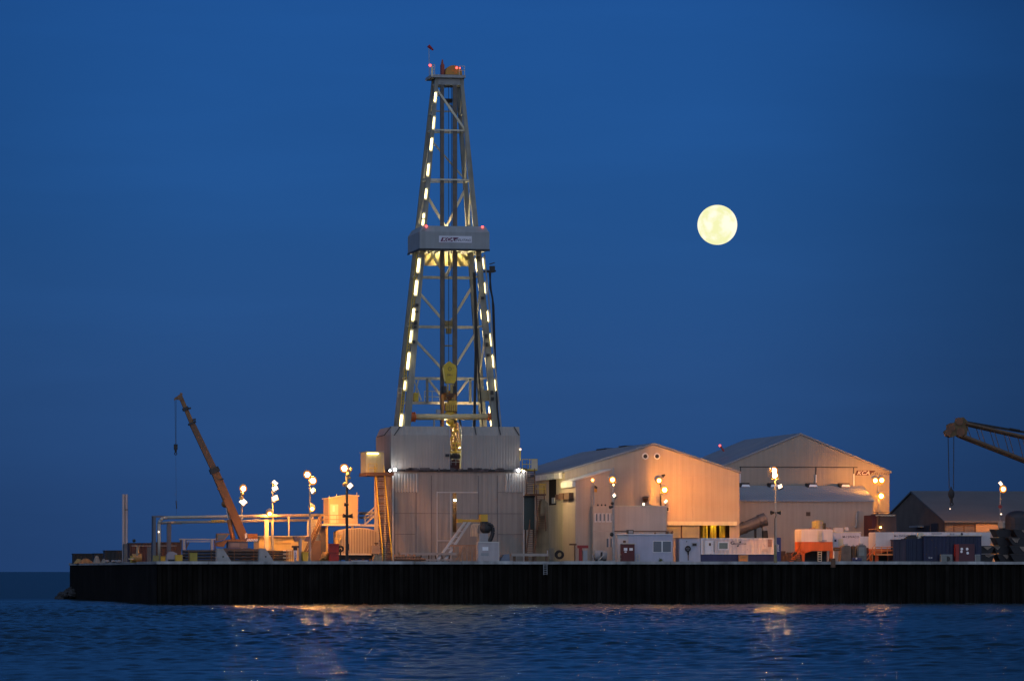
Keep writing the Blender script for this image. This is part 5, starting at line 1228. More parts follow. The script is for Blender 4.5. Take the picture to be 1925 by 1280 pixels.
part('drum', MB().tube((U(249, 22), 22.5, DECK+.6), (U(267, 22), 22.5, DECK+.6), .5, 12), YG, t); part('frame', pbox(246, 262, 1044.5, 1058, 22.8, 1, z0=DECK), mat('winch_yellow', (.50,.36,.04), .6, 0, .2, 2), t)
part('cylinder', MB().tube((U(258.5, 22), 22.2, DECK+.6), (U(259.5, 22), 22.2, Z(1027.5, 5, 22)), .2, 10), mat('cylinder_tan', (.3,.22,.14), .5, 0, .2, 2), t); part('bar', MB().bar(P(241, 1050, 22), P(252, 1050, 22), .12), CREAM(), t)
def yellow_box(label, x0_, x1_, y0_, y1_, v, m_):
    t = thing('yellow_crate', label, 'crate', at((x0_+x1_)/2, v), 'yellow crates along the left quay edge'); z0_ = DECK if y1_ >= 1055 else Z(y1_, U(x0_, v), v)
    part('body', pbox(x0_, x1_, y0_+1, y1_, v, .9, z0=z0_), m_, t); part('lid', MB().box(U(x0_-.4, v), U(x1_+.4, v), v-.04, v+.94, Z(y0_+.95, U(x0_, v), v), Z(y0_, U(x0_, v), v)), m_, t); return t
yellow_box('dull ochre crate just right of the grey upright panel', 288, 299, 1043.5, 1056, 8, mat('crate_dull', (.26,.20,.06), .6, 0, .25, 2))
yellow_box('low yellow crate with a slanted shadow, left of the pinkish block', 303, 315, 1045, 1056, 7, mat('crate_yellow', (.55,.33,.03), .6, 0, .2, 2))
yellow_box('amber crate straddling the coping below the portal', 330, 343, 1042.5, 1056, 1.2, mat('crate_amber', (.52,.31,.02), .6, 0, .2, 2))
yellow_box('olive yellow crate right of the amber one', 357.5, 371, 1038.5, 1056, 2, mat('crate_olive', (.34,.26,.04), .6, 0, .2, 2))
t = thing('portal_foot', 'pinkish grey concrete foot block of the pipe bridge portal', 'block', at(322, 5))
part('body', MB().prism([(U(313, 5), DECK), (U(333, 5), DECK), (U(333, 5), Z(1040, 5, 5)), (U(325, 5), Z(1036, 5, 5)), (U(318, 5), Z(1037, 5, 5)), (U(314, 5), Z(1043, 5, 5))], 5, 6.2), mat('foot_pink', (.30,.26,.27), .7, 0, .15, 1), t)
part('groove', MB().box(U(316, 5), U(330, 5), 4.96, 4.995, DECK, DECK+.35), BLACK(), t)

# pipe bridge
vP = 16.
pb = thing('pipe_bridge', 'long twin pipe bridge on posts, bent down to the ground at its left end', 'pipe bridge', at(318, vP))
PB_ = mat('pipe_pale', (.46,.40,.33), .45, .2, .12, .8, streak=.05); PD = mat('pipe_frame_dark', (.12,.115,.13), .55, .2, .2, 1)
part('pipe', MB().path([(U(299, vP), vP, DECK), P(299, 984, vP), P(301, 978, vP), P(306, 974, vP), P(315, 972.5, vP), P(612, 968, vP)], .20, 10), PB_, pb, True)
part('pipe', MB().path([P(300, 983, vP+.8), P(330, 981.5, vP+.8), P(612, 976.5, vP+.8)], .17, 10), PB_, pb, True)
part('pipe', MB().path([P(675, 964.5, vP), P(745, 964, vP)], .2, 10).path([P(675, 972.5, vP), P(745, 972, vP)], .14, 8), mat('pipe_grey', (.25,.24,.24), .5, .2, .1, 1), pb)
part('portal', MB().box(U(287.5, vP), U(292.5, vP), vP-.3, vP+1.5, DECK, Z(970, 0, vP)).box(U(287.5, vP), U(350, vP), vP+1.2, vP+1.5, Z(972, 3, vP), Z(969, 3, vP)).box(U(300, vP), U(343, vP), vP+.3, vP+1.1, Z(984.5, 3, vP), Z(982.6, 3, vP)), PD, pb)
for x, m_ in ((318.5, PD), (502, CREAM()), (513, GREY())):
    w_ = .3 if x < 510 else .14
    part('post', MB().box(U(x, vP)-w_/2*1.6, U(x, vP)+w_/2*1.6, vP+.3, vP+.8, DECK, Z(981 if x < 400 else 977, U(x, vP), vP)), m_, pb)
part('drop_pipe', MB().tube(P(543, 975, vP), P(543, 1008, vP), .09, 6).ball(P(542.5, 973, vP-.2), .16, 8, 6), CREAM(), pb)
m = MB()
for x in (582, 587, 591.5, 596): m.tube(P(x, 976, vP+.2), (U(x, vP), vP+.2, DECK), .15, 8)
part('riser', m, CREAM(), pb); part('frame', MB().box(U(577.5, vP), U(580.5, vP), vP-.1, vP+.1, DECK, Z(978, 24, vP)).box(U(598, vP), U(600.5, vP), vP-.1, vP+.1, DECK, Z(968, 24, vP)), CREAM(), pb)
part('sleeve', MB().tube(P(397, 979.6, vP+.8), P(422, 979.2, vP+.8), .20, 10), mat('sleeve_yellow', (.6,.4,.1), .5, 0, .1, 1), pb)
m = MB().ball(P(298.3, 999.3, vP-.25), .10, 8, 6); part('lamp_lens', m, EM_FACE, pb)
m = MB()
for x, y in ((455, 973.5), (587, 973)): m.bar(P(x-2, y+2, vP-.2), P(x+2, y-1.5, vP-.2), .18)
part('bracket', m, CREAM(), pb)

# mobile crane
vC = 9.
mc = thing('mobile_crane', 'ochre mobile crane with a long telescopic boom leaning to the left', 'crane', at(448, vC))
C = lambda x, y, v=vC: P(x, y, v)
part('carrier', MB().box(U(408, vC), U(486, vC), vC-.4, vC+2.4, DECK+.7, Z(1031.5, 13, vC)).box(U(420, vC), U(471, vC), vC-.2, vC+2.2, Z(1031.4, 13, vC), Z(1030, 13, vC)), mat('crane_shadow', (.05,.042,.045), .6, 0, .2, 1), mc)
for x in (415, 430, 458, 474):
    wl = part('wheel', MB().tube((U(x, vC), vC-.55, DECK+.62), (U(x, vC), vC-.1, DECK+.62), .62, 16), RUBBER(), mc); part('rim', MB().tube((U(x, vC), vC-.58, DECK+.62), (U(x, vC), vC-.551, DECK+.62), .3, 12), OCHRE(), wl)
part('body', MB().prism([(U(422, vC), Z(1018, 13, vC)), (U(424, vC), Z(1014.5, 13, vC)), (U(440, vC), Z(1013, 13, vC)), (U(464, vC), Z(1012.5, 13, vC)), (U(484, vC), Z(1012, 13, vC)), (U(484, vC), Z(1017.5, 13, vC))], vC, vC+2), OCHRE(), mc)
part('machine_house', MB().box(U(429, vC), U(466, vC), vC+.1, vC+1.9, Z(1029.5, 13, vC), Z(1018, 13, vC)), mat('house_grey', (.12,.10,.11), .5, 0, .2, 1), mc)
part('house_window', MB().box(U(432, vC), U(450, vC), vC+.05, vC+.095, Z(1027, 13, vC), Z(1020, 13, vC)), mat('house_pane', (.16,.14,.15), .3, 0, .1, 1), mc)
part('counterweight', MB().box(U(466, vC), U(484.5, vC), vC+.05, vC+2.1, Z(1011.8, 13, vC), Z(1003, 13, vC)), mat('counterweight_orange', (.40,.14,.02), .5, 0, .15, 1), mc)
m = MB()
for i in range(7):
    x = 464+i*3; m.bar(P(x, 1017, vC-.06), P(x+3, 1012.6, vC-.06), .1, .02)
for i in range(4):
    y = 1011-i*2.4; m.bar(P(460.5, y, vC-.07), P(464.5, y-2, vC-.07), .1, .02)
part('hazard_stripe', m, LABELW(), mc)
cab = part('cab', MB().prism([(U(406, vC), Z(1017, 8, vC)), (U(421, vC), Z(1014, 8, vC)), (U(431, vC), Z(1003, 8, vC)), (U(430, vC), Z(1002, 8, vC)), (U(407, vC), Z(1002.5, 8, vC))], vC-.6, vC+.7), mat('cab_ochre', (.20,.11,.05), .5, 0, .15, 1), mc)
part('window', MB().prism([(U(408, vC), Z(1014.5, 8, vC)), (U(420, vC), Z(1012, 8, vC)), (U(426, vC), Z(1005, 8, vC)), (U(409, vC), Z(1005, 8, vC))], vC-.63, vC-.605), GLASS(), cab)
part('cab_floor', MB().prism([(U(405, vC), Z(1026, 8, vC)), (U(420, vC), Z(1028, 8, vC)), (U(428, vC), Z(1014, 8, vC)), (U(420, vC), Z(1016, 8, vC)), (U(406, vC), Z(1019, 8, vC))], vC-.4, vC+.6), OCHRE(), mc)
vBm = vC+1.
part('boom', MB().taper(P(458.5, 1012, vBm), P(402.5, 883, vBm), 1.02, .90, 1.02, .9), OCHRE(), mc)
part('boom_section', MB().taper(P(404, 886, vBm), P(360, 794, vBm), .74, .66, .74, .66), mat('boom_ochre', (.17,.075,.033), .5, 0, .15, .7, streak=.1), mc)
part('boom_section', MB().taper(P(361.5, 797, vBm), P(339.5, 746, vBm), .52, .44, .52, .44), OCHRE(), mc)
m = MB(); m.taper(P(404.8, 888, vBm), P(401, 879.5, vBm), 1.15, 1.1, 1.15, 1.1); m.taper(P(361.8, 797, vBm), P(360.2, 793.5, vBm), .95, .9, .95, .9); m.taper(P(350, 771, vBm), P(347.5, 765.5, vBm), .75, .7, .75, .7)
for x, y in ((417, 901), (365, 789), (356, 768)): m.bar(P(x-2, y, vBm-.6), P(x+3, y-1, vBm-.6), .22)
part('collar', m, DSTEEL(), mc)
m = MB().tube(P(338.5, 747, vBm-.4), P(338.5, 747, vBm+.4), .35, 12).bar(P(339.5, 746, vBm), P(341, 738.5, vBm), .3).prism([(U(327, vBm), Z(753, 5, vBm)), (U(328, vBm), Z(748, 5, vBm)), (U(333, vBm), Z(745, 5, vBm)), (U(341, vBm), Z(744.5, 5, vBm)), (U(341, vBm), Z(751, 5, vBm)), (U(331, vBm), Z(751.5, 5, vBm))], vBm-.15, vBm+.15)
part('boom_head', m, mat('head_brown', (.20,.10,.05), .5, 0, .2, 1), mc)
part('cylinder_rod', MB().tube(P(424.5, 950, vBm), P(430.5, 978, vBm), .10, 8), mat('chrome', (.75,.75,.78), .2, .8, .05, 1), mc); part('lift_cylinder', MB().tube(P(430.5, 976, vBm), P(438.5, 1014, vBm), .29, 10), mat('cylinder_orange', (.42,.14,.04), .5, 0, .1, 1), mc)
part('ram_bracket', MB().ball(P(423, 947, vBm), .45, 10, 6).ball(P(422.5, 937, vBm-.45), .14, 8, 6).ball(P(410, 919, vBm-.5), .12, 8, 6), OCHRE(), mc)
part('load_line', MB().tube(P(329, 752, vBm), P(330, 836, vBm), .028, 5).tube(P(331.3, 752, vBm), P(331.3, 836, vBm), .02, 5), DSTEEL(), mc)
part('hook_block', MB().box(U(327, vBm), U(333.6, vBm), vBm-.2, vBm+.2, Z(845, 5, vBm), Z(835, 5, vBm)).taper(P(330.3, 845, vBm), P(330.3, 851, vBm), .3, .18).ring(P(330.3, 852.5, vBm), .14, .05, 12), BLACK(), mc)
t = thing('tag_line', 'thin rope with a dark tag hanging below the mobile crane hook', 'rope', P(330.5, 855, vBm))
part('rope', MB().tube(P(330.5, 855.5, vBm), P(331.5, 968, vBm), .012, 4), DSTEEL(), t); part('tag', MB().tube(P(331, 941, vBm), P(332, 956, vBm), .06, 6), BLACK(), t)
# boom rest frame
t = thing('gantry_frame', 'pale low gantry frame left of the mobile crane', 'frame', at(371, 7))
gm = mat('gantry_pink', (.40,.32,.30), .5, .1, .15, 1)
part('beam', pbox(337, 406, 1012, 1014.6, 7, .4), gm, t); part('beam', pbox(350, 400, 1016.5, 1018.5, 7, .4), gm, t)
for x0_, x1_ in ((344, 348.5), (396.5, 401)): part('post', pbox(x0_, x1_, 1013, 1058, 6.9, .5, z0=DECK), gm, t)
m = MB()
for x in (339, 341, 350, 403): m.bar(P(x, 1014.6, 7.2), P(x+rnd.uniform(-1, 2), 1032, 7.2), .12)
m.bar(P(350, 1030, 7), P(355, 1019, 7), .12); part('strut', m, BROWN(), t)
# dark stacks of pipes and the two wedge blocks
def pipe_stack(label, x0_, x1_, y0_, v, rows, m_):
    t = thing('pipe_stack', label, 'pipe stack', at((x0_+x1_)/2, v)); u0, u1 = U(x0_, v), U(x1_, v); H_ = Z(y0_, u0, v)-DECK; r = H_/rows/2
    for i in range(rows):
        for k in range(3): part('pipe', MB().tube((u0+rnd.uniform(-.2,.2), v+.3+k*2*r, DECK+r*(2*i+1)), (u1+rnd.uniform(-.2,.2), v+.3+k*2*r, DECK+r*(2*i+1)), r*.97, 10), m_, t)
    part('stanchion', MB().box(u0+.5, u0+.62, v+.3-r-.12, v+.3-r-.01, DECK, DECK+H_).box(u1-.62, u1-.5, v+.3-r-.12, v+.3-r-.01, DECK, DECK+H_), BROWN(), t); return t
PST = mat('pipe_dark', (.045,.038,.036), .6, .2, .3, 1.5, rust=.1)
pipe_stack('dark pipe stack under the pale gantry frame', 346, 406, 1033, 4.5, 4, PST)
pipe_stack('dark pipe stack between the two grey wedge blocks', 432, 486, 1033, 4.5, 4, PST)
pipe_stack('dark pipe stack right of the right wedge block', 505, 542, 1034, 4.5, 5, mat('pipe_dark2', (.06,.045,.04), .6, .2, .3, 1.5, rust=.15))
for i, (x, lab) in enumerate(((407, 'grey concrete wedge block left of the mobile crane chassis'), (487, 'grey concrete wedge block right of the mobile crane chassis'))):
    t = thing('wedge_block', lab, 'wedge block', at(x+12, 1.4))
    part('body', MB().prism([(U(x, 1.4), DECK), (U(x+29, 1.4), DECK), (U(x+12.5, 1.4), Z(1030.5, 8, 1.4)), (U(x+1, 1.4), Z(1030.5, 8, 1.4))], 1.4, 2.6), CONC(), t)
    part('lifting_hole', MB().tube(P(x+12.5, 1046, 1.35), P(x+12.5, 1046, 1.398), .10, 10), BLACK(), t)
# low cream building
vW = 22.
t = thing('flat_building', 'low cream flat roofed building behind the pipe bridge', 'building', at(540, vW))
part('wall', pbox(487, 600, 1009, 1056, vW, 5, z0=DECK), mat('building_cream', (.62,.46,.20), .6, 0, .1, .5, streak=.1), t)
part('roof', MB().box(U(483, vW), U(601, vW), vW-.3, vW+5.2, Z(1008.9, 20, vW), Z(1006.8, 20, vW)), CREAM(), t)
part('sill', MB().box(U(516, vW), U(547, vW), vW-.06, vW-.004, Z(1022, 20, vW), Z(1021, 20, vW)), BROWN(), t)
# twin floodlight post seen from behind
vF2 = 4.
t = thing('floodlight_post', 'short post with two floodlights turned away, before the cream building', 'floodlight post', at(565, vF2))
part('pole', MB().tube((U(564.5, vF2), vF2, DECK), P(564.5, 1011, vF2), .22, 10).bar(P(556, 1013.5, vF2), P(574, 1013.5, vF2), .12), GREY(), t)
for s, x in ((1, 557), (-1, 577.5)): part('floodlight', MB().prism([(U(x-6*s, vF2-.2), Z(1008.3, 24, vF2)), (U(x+1.5*s, vF2-.2), Z(1008.3, 24, vF2)), (U(x+5.5*s, vF2-.2), Z(1017, 24, vF2)), (U(x-2.5*s, vF2-.2), Z(1017.5, 24, vF2))], vF2-.3, vF2+.2), mat('lamp_back', (.16,.12,.12), .5, .1, .2, 2), t)
t = thing('gas_bottle', 'slim white and blue gas bottle with a dark cap at the quay edge', 'gas bottle', at(556.5, 1.6))
part('body', MB().tube((U(556, 1.6), 1.9, DECK), (U(556, 1.6), 1.9, Z(1034, 20, 1.6)), .19, 14), mat('bottle_pale', (.45,.50,.62), .4, 0, .05, 1), t, True); part('cap', MB().tube((U(556, 1.6), 1.9, Z(1034, 20, 1.6)), (U(556, 1.6), 1.9, Z(1027, 20, 1.6)), .25, 14).box(U(549, 1.6), U(563, 1.6), 1.9, 2., Z(1029, 20, 1.6), Z(1025.5, 20, 1.6)), DSTEEL(), t)
m = MB()
for i in range(4): m.box(U(555.4, 1.6), U(556.8, 1.6), 1.69, 1.705, Z(1050-i*3.4, 20, 1.6), Z(1048.4-i*3.4, 20, 1.6))
part('marking', m, NAVY(), t)
t = thing('pipe_rack', 'small orange brown rack of short pipes left of the white gas bottle', 'rack', at(545, 2)); OB = mat('rack_orange', (.45,.22,.08), .6, .1, .3, 1.5, rust=.2)
m = MB()
for x in (538.5, 541, 545, 549): m.box(U(x, 2), U(x+1.4, 2), 2, 2.12, DECK, Z(1032+rnd.uniform(0, 3), 18, 2))
part('upright', m, OB, t); m = MB()
for y in (1035, 1041, 1048): m.tube(P(532, y, 2.3), P(550, y, 2.3), .09, 6)
part('pipe', m, CREAM(), t)
t = thing('yellow_bin', 'open yellow bin beside the floodlight post', 'bin', at(574, 3)); v = 3.
part('tub', MB().prism([(U(570, v), DECK), (U(578, v), DECK), (U(580, v), Z(1038, 20, v)), (U(568.5, v), Z(1038, 20, v))], v, v+1), YELLOW(), t); part('rim', MB().box(U(568, v), U(580.4, v), v-.04, v+1.04, Z(1038, 20, v), Z(1037, 20, v)), YELLOW(), t)
# stairs, cabin on stilts, tank house
vK2 = 10.
uk = U(637, vK2); kz = lambda y: Z(y, uk, vK2)
t = thing('control_cabin', 'tan cabin with a pale door raised on a railed platform left of the rig', 'cabin', at(640, vK2))
k0, k1 = U(618, vK2), U(673, vK2); km = U(654, vK2)
part('wall', MB().prism([(k0, kz(985)), (k1, kz(985)), (k1, kz(932)), (km, kz(930.2)), (k0, kz(937))], vK2, vK2+4.4), mat('cabin_tan', (.45,.34,.20), .6, 0, .08, .5, streak=.1), t)
part('roof', MB().prism([(k0-.15, kz(937.2)), (km, kz(930.4)), (k1+.15, kz(932.2)), (k1+.15, kz(930.7)), (km, kz(928.9)), (k0-.15, kz(935.6))], vK2-.15, vK2+4.6), CREAM(), t)
d_ = part('door', pbox(621, 636, 947.5, 983, vK2-.05, .045), mat('door_cream', (.62,.56,.40), .5, 0, .06, 1), t); part('pane', pbox(625.5, 629, 950, 961, vK2-.065, .012), mat('lit_pane', (.80,.78,.68), .3, 0, .05, 1), d_)
part('platform', MB().box(U(598, vK2), U(674, vK2), vK2-1.4, vK2+4.5, kz(988), kz(984.5)).box(U(672, vK2), U(715, vK2), vK2+.5, vK2+2, kz(989), kz(985)), CREAM(), t)
m = MB(); railing(m, [(U(599, vK2), vK2-1.35, kz(984.5)), (U(646, vK2), vK2-1.35, kz(984.5))], 1.05, .9, .035); part('railing', m, mat('railing_brown', (.25,.15,.09), .6, .1, .1, 1), t)
m = MB()
for x in (612, 660): m.box(U(x, vK2)-.12, U(x, vK2)+.12, vK2-1.2, vK2-.9, DECK, kz(988))
part('column', m, mat('column_yellow', (.50,.36,.12), .6, 0, .1, 1), t)
m = MB().tube(P(619, 937, vK2+.1), P(619, 931, vK2+.1), .03, 5).tube(P(633, 934, vK2+.1), P(633, 928, vK2+.1), .03, 5).tube(P(671, 930, vK2+.1), P(671, 925, vK2+.1), .03, 5)
part('antenna', m, CREAM(), t)
stair('stair', 'brown steel stair leading up to the tan control cabin', (U(571, 7.5), 7.5, DECK), (U(603, 7.5), 7.5, kz(986)), 1.0, mat('stair_brown', (.10,.05,.03), .6, .1, .2, 1), mat('rail_tan', (.16,.09,.05), .6, .1, .1, 1), axis='v', r=.06)
t = thing('stair_support', 'ribbed pale column and dark wall below the tan cabin platform', 'support', at(604, 9.)); m = MB()
for i in range(12): m.tube((U(597, 9), 9., kz(1005)+.01+i*.14), (U(597, 9), 9., kz(1005)+.09+i*.14), .24, 10)
part('rib', m, CREAM(), t); part('panel', pbox(601, 612, 990, 1056, 9.4, .3, z0=DECK), mat('support_grey', (.14,.12,.12), .6, 0, .2, 1), t)
part('brick_panel', pbox(586, 603, 1016, 1056, 9., .3, z0=DECK), mat('support_pink', (.22,.14,.10), .6, 0, .15, 1.2), t)
stair('ramp_stair', 'pale railed gangway rising from the tank house roof to the rig', (U(684, vK2+2), vK2+1.2, kz(985)), (U(709, vK2+2), vK2+1.2, kz(962)), .8, CREAM(), CREAM(), axis='v')
vT2 = 7.
th = thing('tank_house', 'corrugated tan tank house with an arched top at the left of the rig', 'tank house', at(677, vT2))
u0, u1 = U(636, vT2), U(712, vT2); top = [(636, 999), (645, 995), (660, 992.5), (676, 991.5), (692, 993), (704, 996), (712, 999.5)]
zb_ = Z(1041, 28, vT2)
part('wall', MB().prism([(u0, zb_), (u1, zb_)]+[(U(x, vT2), Z(y, 28, vT2)) for x, y in top[::-1]], vT2, vT2+4), mat('tank_tan', (.52,.40,.23), .6, 0, .08, .6, streak=.12), th)
m = MB()
for i in range(13):
    x = 646+i*5; yt = np.interp(x, [p[0] for p in top], [p[1] for p in top]); m.box(U(x, vT2)-.055, U(x, vT2)+.055, vT2-.06, vT2-.004, zb_+.1, Z(yt+2, 28, vT2))
part('rib', m, mat('tank_rib', (.30,.21,.11), .6, 0, .1, 1), th); part('sill', MB().box(u0, u1, vT2-.12, vT2-.004, zb_-.12, zb_+.05), CREAM(), th)
part('undercarriage', MB().box(u0+.3, u1-.3, vT2+.3, vT2+3.6, DECK+.3, zb_-.13), BLACK(), th)
m = MB()
for x in (655, 668, 681, 694): m.box(U(x, vT2), U(x+4, vT2), vT2+.05, vT2+.29, DECK, DECK+.45)
part('foot', m, BROWN(), th); part('pipe', MB().path([P(641, 1005, vT2-.2), P(641, 1012, vT2-.2), P(638, 1014, vT2-.2), P(638, 1022, vT2-.2)], .12, 8).box(U(631.5, vT2), U(635.5, vT2), vT2-.3, vT2+.1, DECK, kz(998)), mat('column_yellow', (.5,.4,.1)), th)
t = thing('tool_box', 'tan box with a pipe fitting before the right end of the tank house', 'box', at(706, 6))
part('body', pbox(698.5, 714, 1025, 1041, 6, .8), mat('toolbox_tan', (.34,.25,.17), .6, 0, .15, 1), t); part('fitting', MB().tube(P(704, 1021, 6.3), P(711, 1021, 6.3), .1, 8).tube(P(707, 1025, 6.3), P(707, 1021, 6.3), .06, 6), BROWN(), t); part('leg', MB().box(U(700, 6), U(702, 6), 6.1, 6.4, DECK, Z(1041, 29, 6)).box(U(710, 6), U(712, 6), 6.1, 6.4, DECK, Z(1041, 29, 6)), BLACK(), t)
t = thing('red_cabinet', 'dark red double fire cabinet left of the tank house', 'cabinet', at(628.5, 3))
part('body', pbox(619.5, 637, 1023, 1058, 3, 1, z0=DECK), RED(), t); part('joint', MB().box(U(619, 3), U(638, 3), 2.95, 2.995, Z(1039.3, 26, 3), Z(1038, 26, 3)), DRED(), t); part('lid', MB().box(U(619, 3), U(637.6, 3), 2.93, 4.05, Z(1023, 26, 3), Z(1021.6, 26, 3)), RED(), t)
solo('hose_reel', MB().ring(P(640, 1031, 3.2), .32, .11, 16).ring(P(640.5, 1031.5, 3.4), .28, .1, 16).box(U(639, 3.4), U(641.5, 3.4), 3.4, 3.6, DECK, Z(1031, 26, 3)), RUBBER(), 'black hose reel at the right of the dark red cabinet', 'hose reel', at(640, 3.4))
solo('valve_gear', MB().path([P(606, 1038, 4), P(612, 1040, 4), P(617, 1036, 4)], .13, 7).ball(P(611, 1045, 4), .5, 9, 6).ball(P(616, 1041, 4), .28, 8, 6).box(U(603, 4), U(619, 4), 4, 5, DECK, DECK+.5).path([P(601, 1052, 3.6), P(606, 1047, 3.6), P(613, 1050, 3.6)], .1, 6), YG, 'ochre valves and pipes at the foot of the brown stair', 'valves', at(611, 4))

# ------------------------------------------------------------------ lamp poles
def lamp_pole(label, x, ytop, v, r=.13, m_=None, bottom=DECK):
    t = thing('lamp_pole', label, 'lamp pole', (U(x, v), v, bottom)); part('pole', MB().tube((U(x, v), v, bottom), P(x, ytop, v), r*1.25, 8, r*.7), m_ or GREY(), t); return t
v = 17.6
t = lamp_pole('pole with an orange lamp above a white flood right of the mobile crane boom', 454.5, 917, v)
flood(t, P(457.5, 918, v-.3), .25, 600, (.6,.45,-.65)); face(t, P(457, 943, v-.4), .95, .85, R(-25), R(-25)); part('bracket', MB().box(U(452, v), U(456, v), v-.2, v+.1, Z(938, 8, v), Z(932, 8, v)).ball(P(455.5, 928, v-.2), .28, 8, 6).ball(P(454, 936, v-.2), .3, 8, 6), mat('bracket_tan', (.5,.35,.15), .5, 0, .2, 2), t)
t = lamp_pole('pole carrying three stacked white floods above the pipe bridge', 512.8, 904, v, .11)
for y, w_, h_, tl in ((907, .8, .55, -40), (917.5, .85, .65, -5), (936, .9, .75, -20)): face(t, P(517, y, v-.4), w_, h_, R(tl), R(-20))
flood(t, P(507, 965.5, v-3.), .20, 260, (.35,.8,-.4)); part('arm', MB().bar(P(507, 966, v-2.7), P(512.5, 968, v), .12).bar(P(513, 912, v), P(518, 912, v-.2), .1).bar(P(513, 931, v), P(518, 931, v-.2), .1), GREY(), t)
v = 4.5
t = lamp_pole('pole with two bright orange lamps left of the tan control cabin', 582.5, 890, v)
flood(t, P(578, 892, v-.4), .26, 420, (-.15,.25,-.95)); flood(t, P(588, 903.5, v-.4), .28, 421, (.3,.2,-.93)); face(t, P(587.5, 922, v-.4), .6, .75, R(-25), R(-35)); flood(t, P(587, 956, v-.4), .19, 100, (-.1,.8,-.4))
part('arm', MB().bar(P(578, 896, v), P(589, 896, v), .1).bar(P(582.5, 921, v), P(587, 920, v-.2), .08).bar(P(582.5, 958, v), P(588, 960, v-.2), .08), GREY(), t)
v = 1.3
t = lamp_pole('tall dark pole with an orange lamp in front of the tan control cabin', 652.3, 882, v, .16, DSTEEL())
flood(t, P(647.5, 880, v-.3), .28, 560, (.1,.12,-.98)); face(t, P(658, 913, v-.4), .65, .75, R(-20), R(-40))
part('bracket', MB().bar(P(644, 885, v), P(661, 885, v), .14).ball(P(654.5, 891, v-.2), .26, 8, 6).ball(P(657, 898, v-.2), .18, 8, 6).ball(P(648, 910, v-.2), .28, 8, 6).tube(P(652.3, 886, v-.1), P(652.3, 912, v-.1), .15, 6).box(U(658, v), U(661.5, v), v-.3, v+.1, Z(884, 27, v), Z(879, 27, v)), mat('bracket_tan', (.5,.3,.1)), t)
part('loudspeaker', MB().tube(P(647, 948, v-.1), P(655, 948, v-.1), .22, 10, .16).tube(P(645, 969, v-.2), P(652, 970, v-.1), .26, 10, .1).tube(P(653, 970, v-.1), P(663, 969.5, v-.2), .1, 10, .3), DSTEEL(), t)
part('cable_box', MB().box(U(653.3, v), U(656, v), v-.2, v+.1, Z(1034, 27, v), Z(1022, 27, v)), DSTEEL(), t)
v = 8.4
t = lamp_pole('short bracket pole with an orange lamp and a flag at the left of the hall', 1116.5, 905, v, .07, bottom=Z(949, 51, v))
bulb(t, P(1114, 902, v-.3), .15, emit('sodium_faint', SOD, 30), False); part('bracket', MB().bar(P(1114, 904, v), P(1117, 908, v), .1), STEEL(), t)
t = thing('flag', 'small black and orange flag hanging under the left hall lamp', 'flag', P(1120, 912, v-.2))
part('staff', MB().tube(P(1117, 910, v-.2), P(1123, 915, v-.2), .035, 5), STEEL(), t); 
def cloth(pts, t_=.05): return MB().prism([(U(x, v-.3), Z(y, 51, v)) for x, y in pts], v-.32, v-.32+t_)
part('upper_band', cloth([(1117.5, 911.5), (1123, 914.5), (1122.5, 919), (1117.3, 917)]), BLACK(), t); part('lower_band', cloth([(1117.3, 917.2), (1122.5, 919.2), (1122, 925), (1117, 924)]), mat('flag_orange', (.55,.24,.03), .8, 0, .1, 2), t)
v = 2.5
t = lamp_pole('tall pole with a warm lamp before the seam of the hall and annex', 1153.2, 878, v, .11, STEEL())
flood(t, P(1151.5, 901.5, v-.4), .24, 80, (.3,.5,-.8)); part('shelf', MB().box(U(1146, v), U(1159, v), v-.06, v+.06, Z(907.5, 53, v), Z(906.2, 53, v)), mat('bracket_yellow', (.60,.42,.16), .5, 0, .1, 2), t)
bulb(t, P(1153.3, 911, v-.3), .10, emit('warm_small', (1., .5, .2), 12), False); face(t, P(1154.5, 931, v-.4), .45, .6, R(-35), R(-30))
part('loudspeaker', MB().tube(P(1146, 953.5, v-.2), P(1152, 952, v-.1), .2, 10, .1).ball(P(1151, 946, v-.1), .2, 8, 6).ball(P(1150, 1004, v-.1), .25, 8, 6), DSTEEL(), t)
v = 11.4
t = lamp_pole('pole on the beige cabin roof with two orange lamps against the hall', 1242, 905, v, .10, DSTEEL(), bottom=Z(950, 60, v))
flood(t, P(1239, 903, v-.5), .22, 12, (.3,.9,-.3)); flood(t, P(1249.5, 920.5, v-1.2), .27, 1000, (.86,.48,-.18)); part('side_shield', MB().box(U(1244.5, v), U(1245.3, v), v-1.5, v+.6, Z(926, 60, v), Z(914, 60, v)), GREY(), t)  # shield plate added to keep this lamp off the hall's left half
part('arm', MB().bar(P(1239, 909, v), P(1243, 911, v), .1).bar(P(1242, 926, v), P(1250, 923, v-.1), .1).ball(P(1242, 927, v), .14, 8, 6).tube(P(1245, 895, v), P(1250, 892, v), .22, 10, .1), DSTEEL(), t)
face(t, P(1251.5, 942, v-.2), .35, .55, R(-20), R(-25)); part('stem', MB().bar(P(1250.5, 950, v), P(1251.5, 944, v), .07), DSTEEL(), t)
v = 1.3
t = lamp_pole('tall pole with two stacked orange lamps before the low shed', 1458, 894, v, .13, mat('pole_pale', (.5,.42,.34), .5, .1, .1, 1))
flood(t, P(1455, 884.5, v-.4), .27, 640, (-.12,.2,-.96)); flood(t, P(1456.5, 893.5, v-.5), .26, 641, (.2,.15,-.96)); face(t, P(1466.5, 914, v-.4), .6, .6, R(-25), R(-30))
part('side_shield', MB().box(U(1448, v), U(1448.8, v), v-.9, v+1.2, Z(897, 71, v), Z(878, 71, v)), GREY(), t)  # plate added to block these lamps' light towards the hall
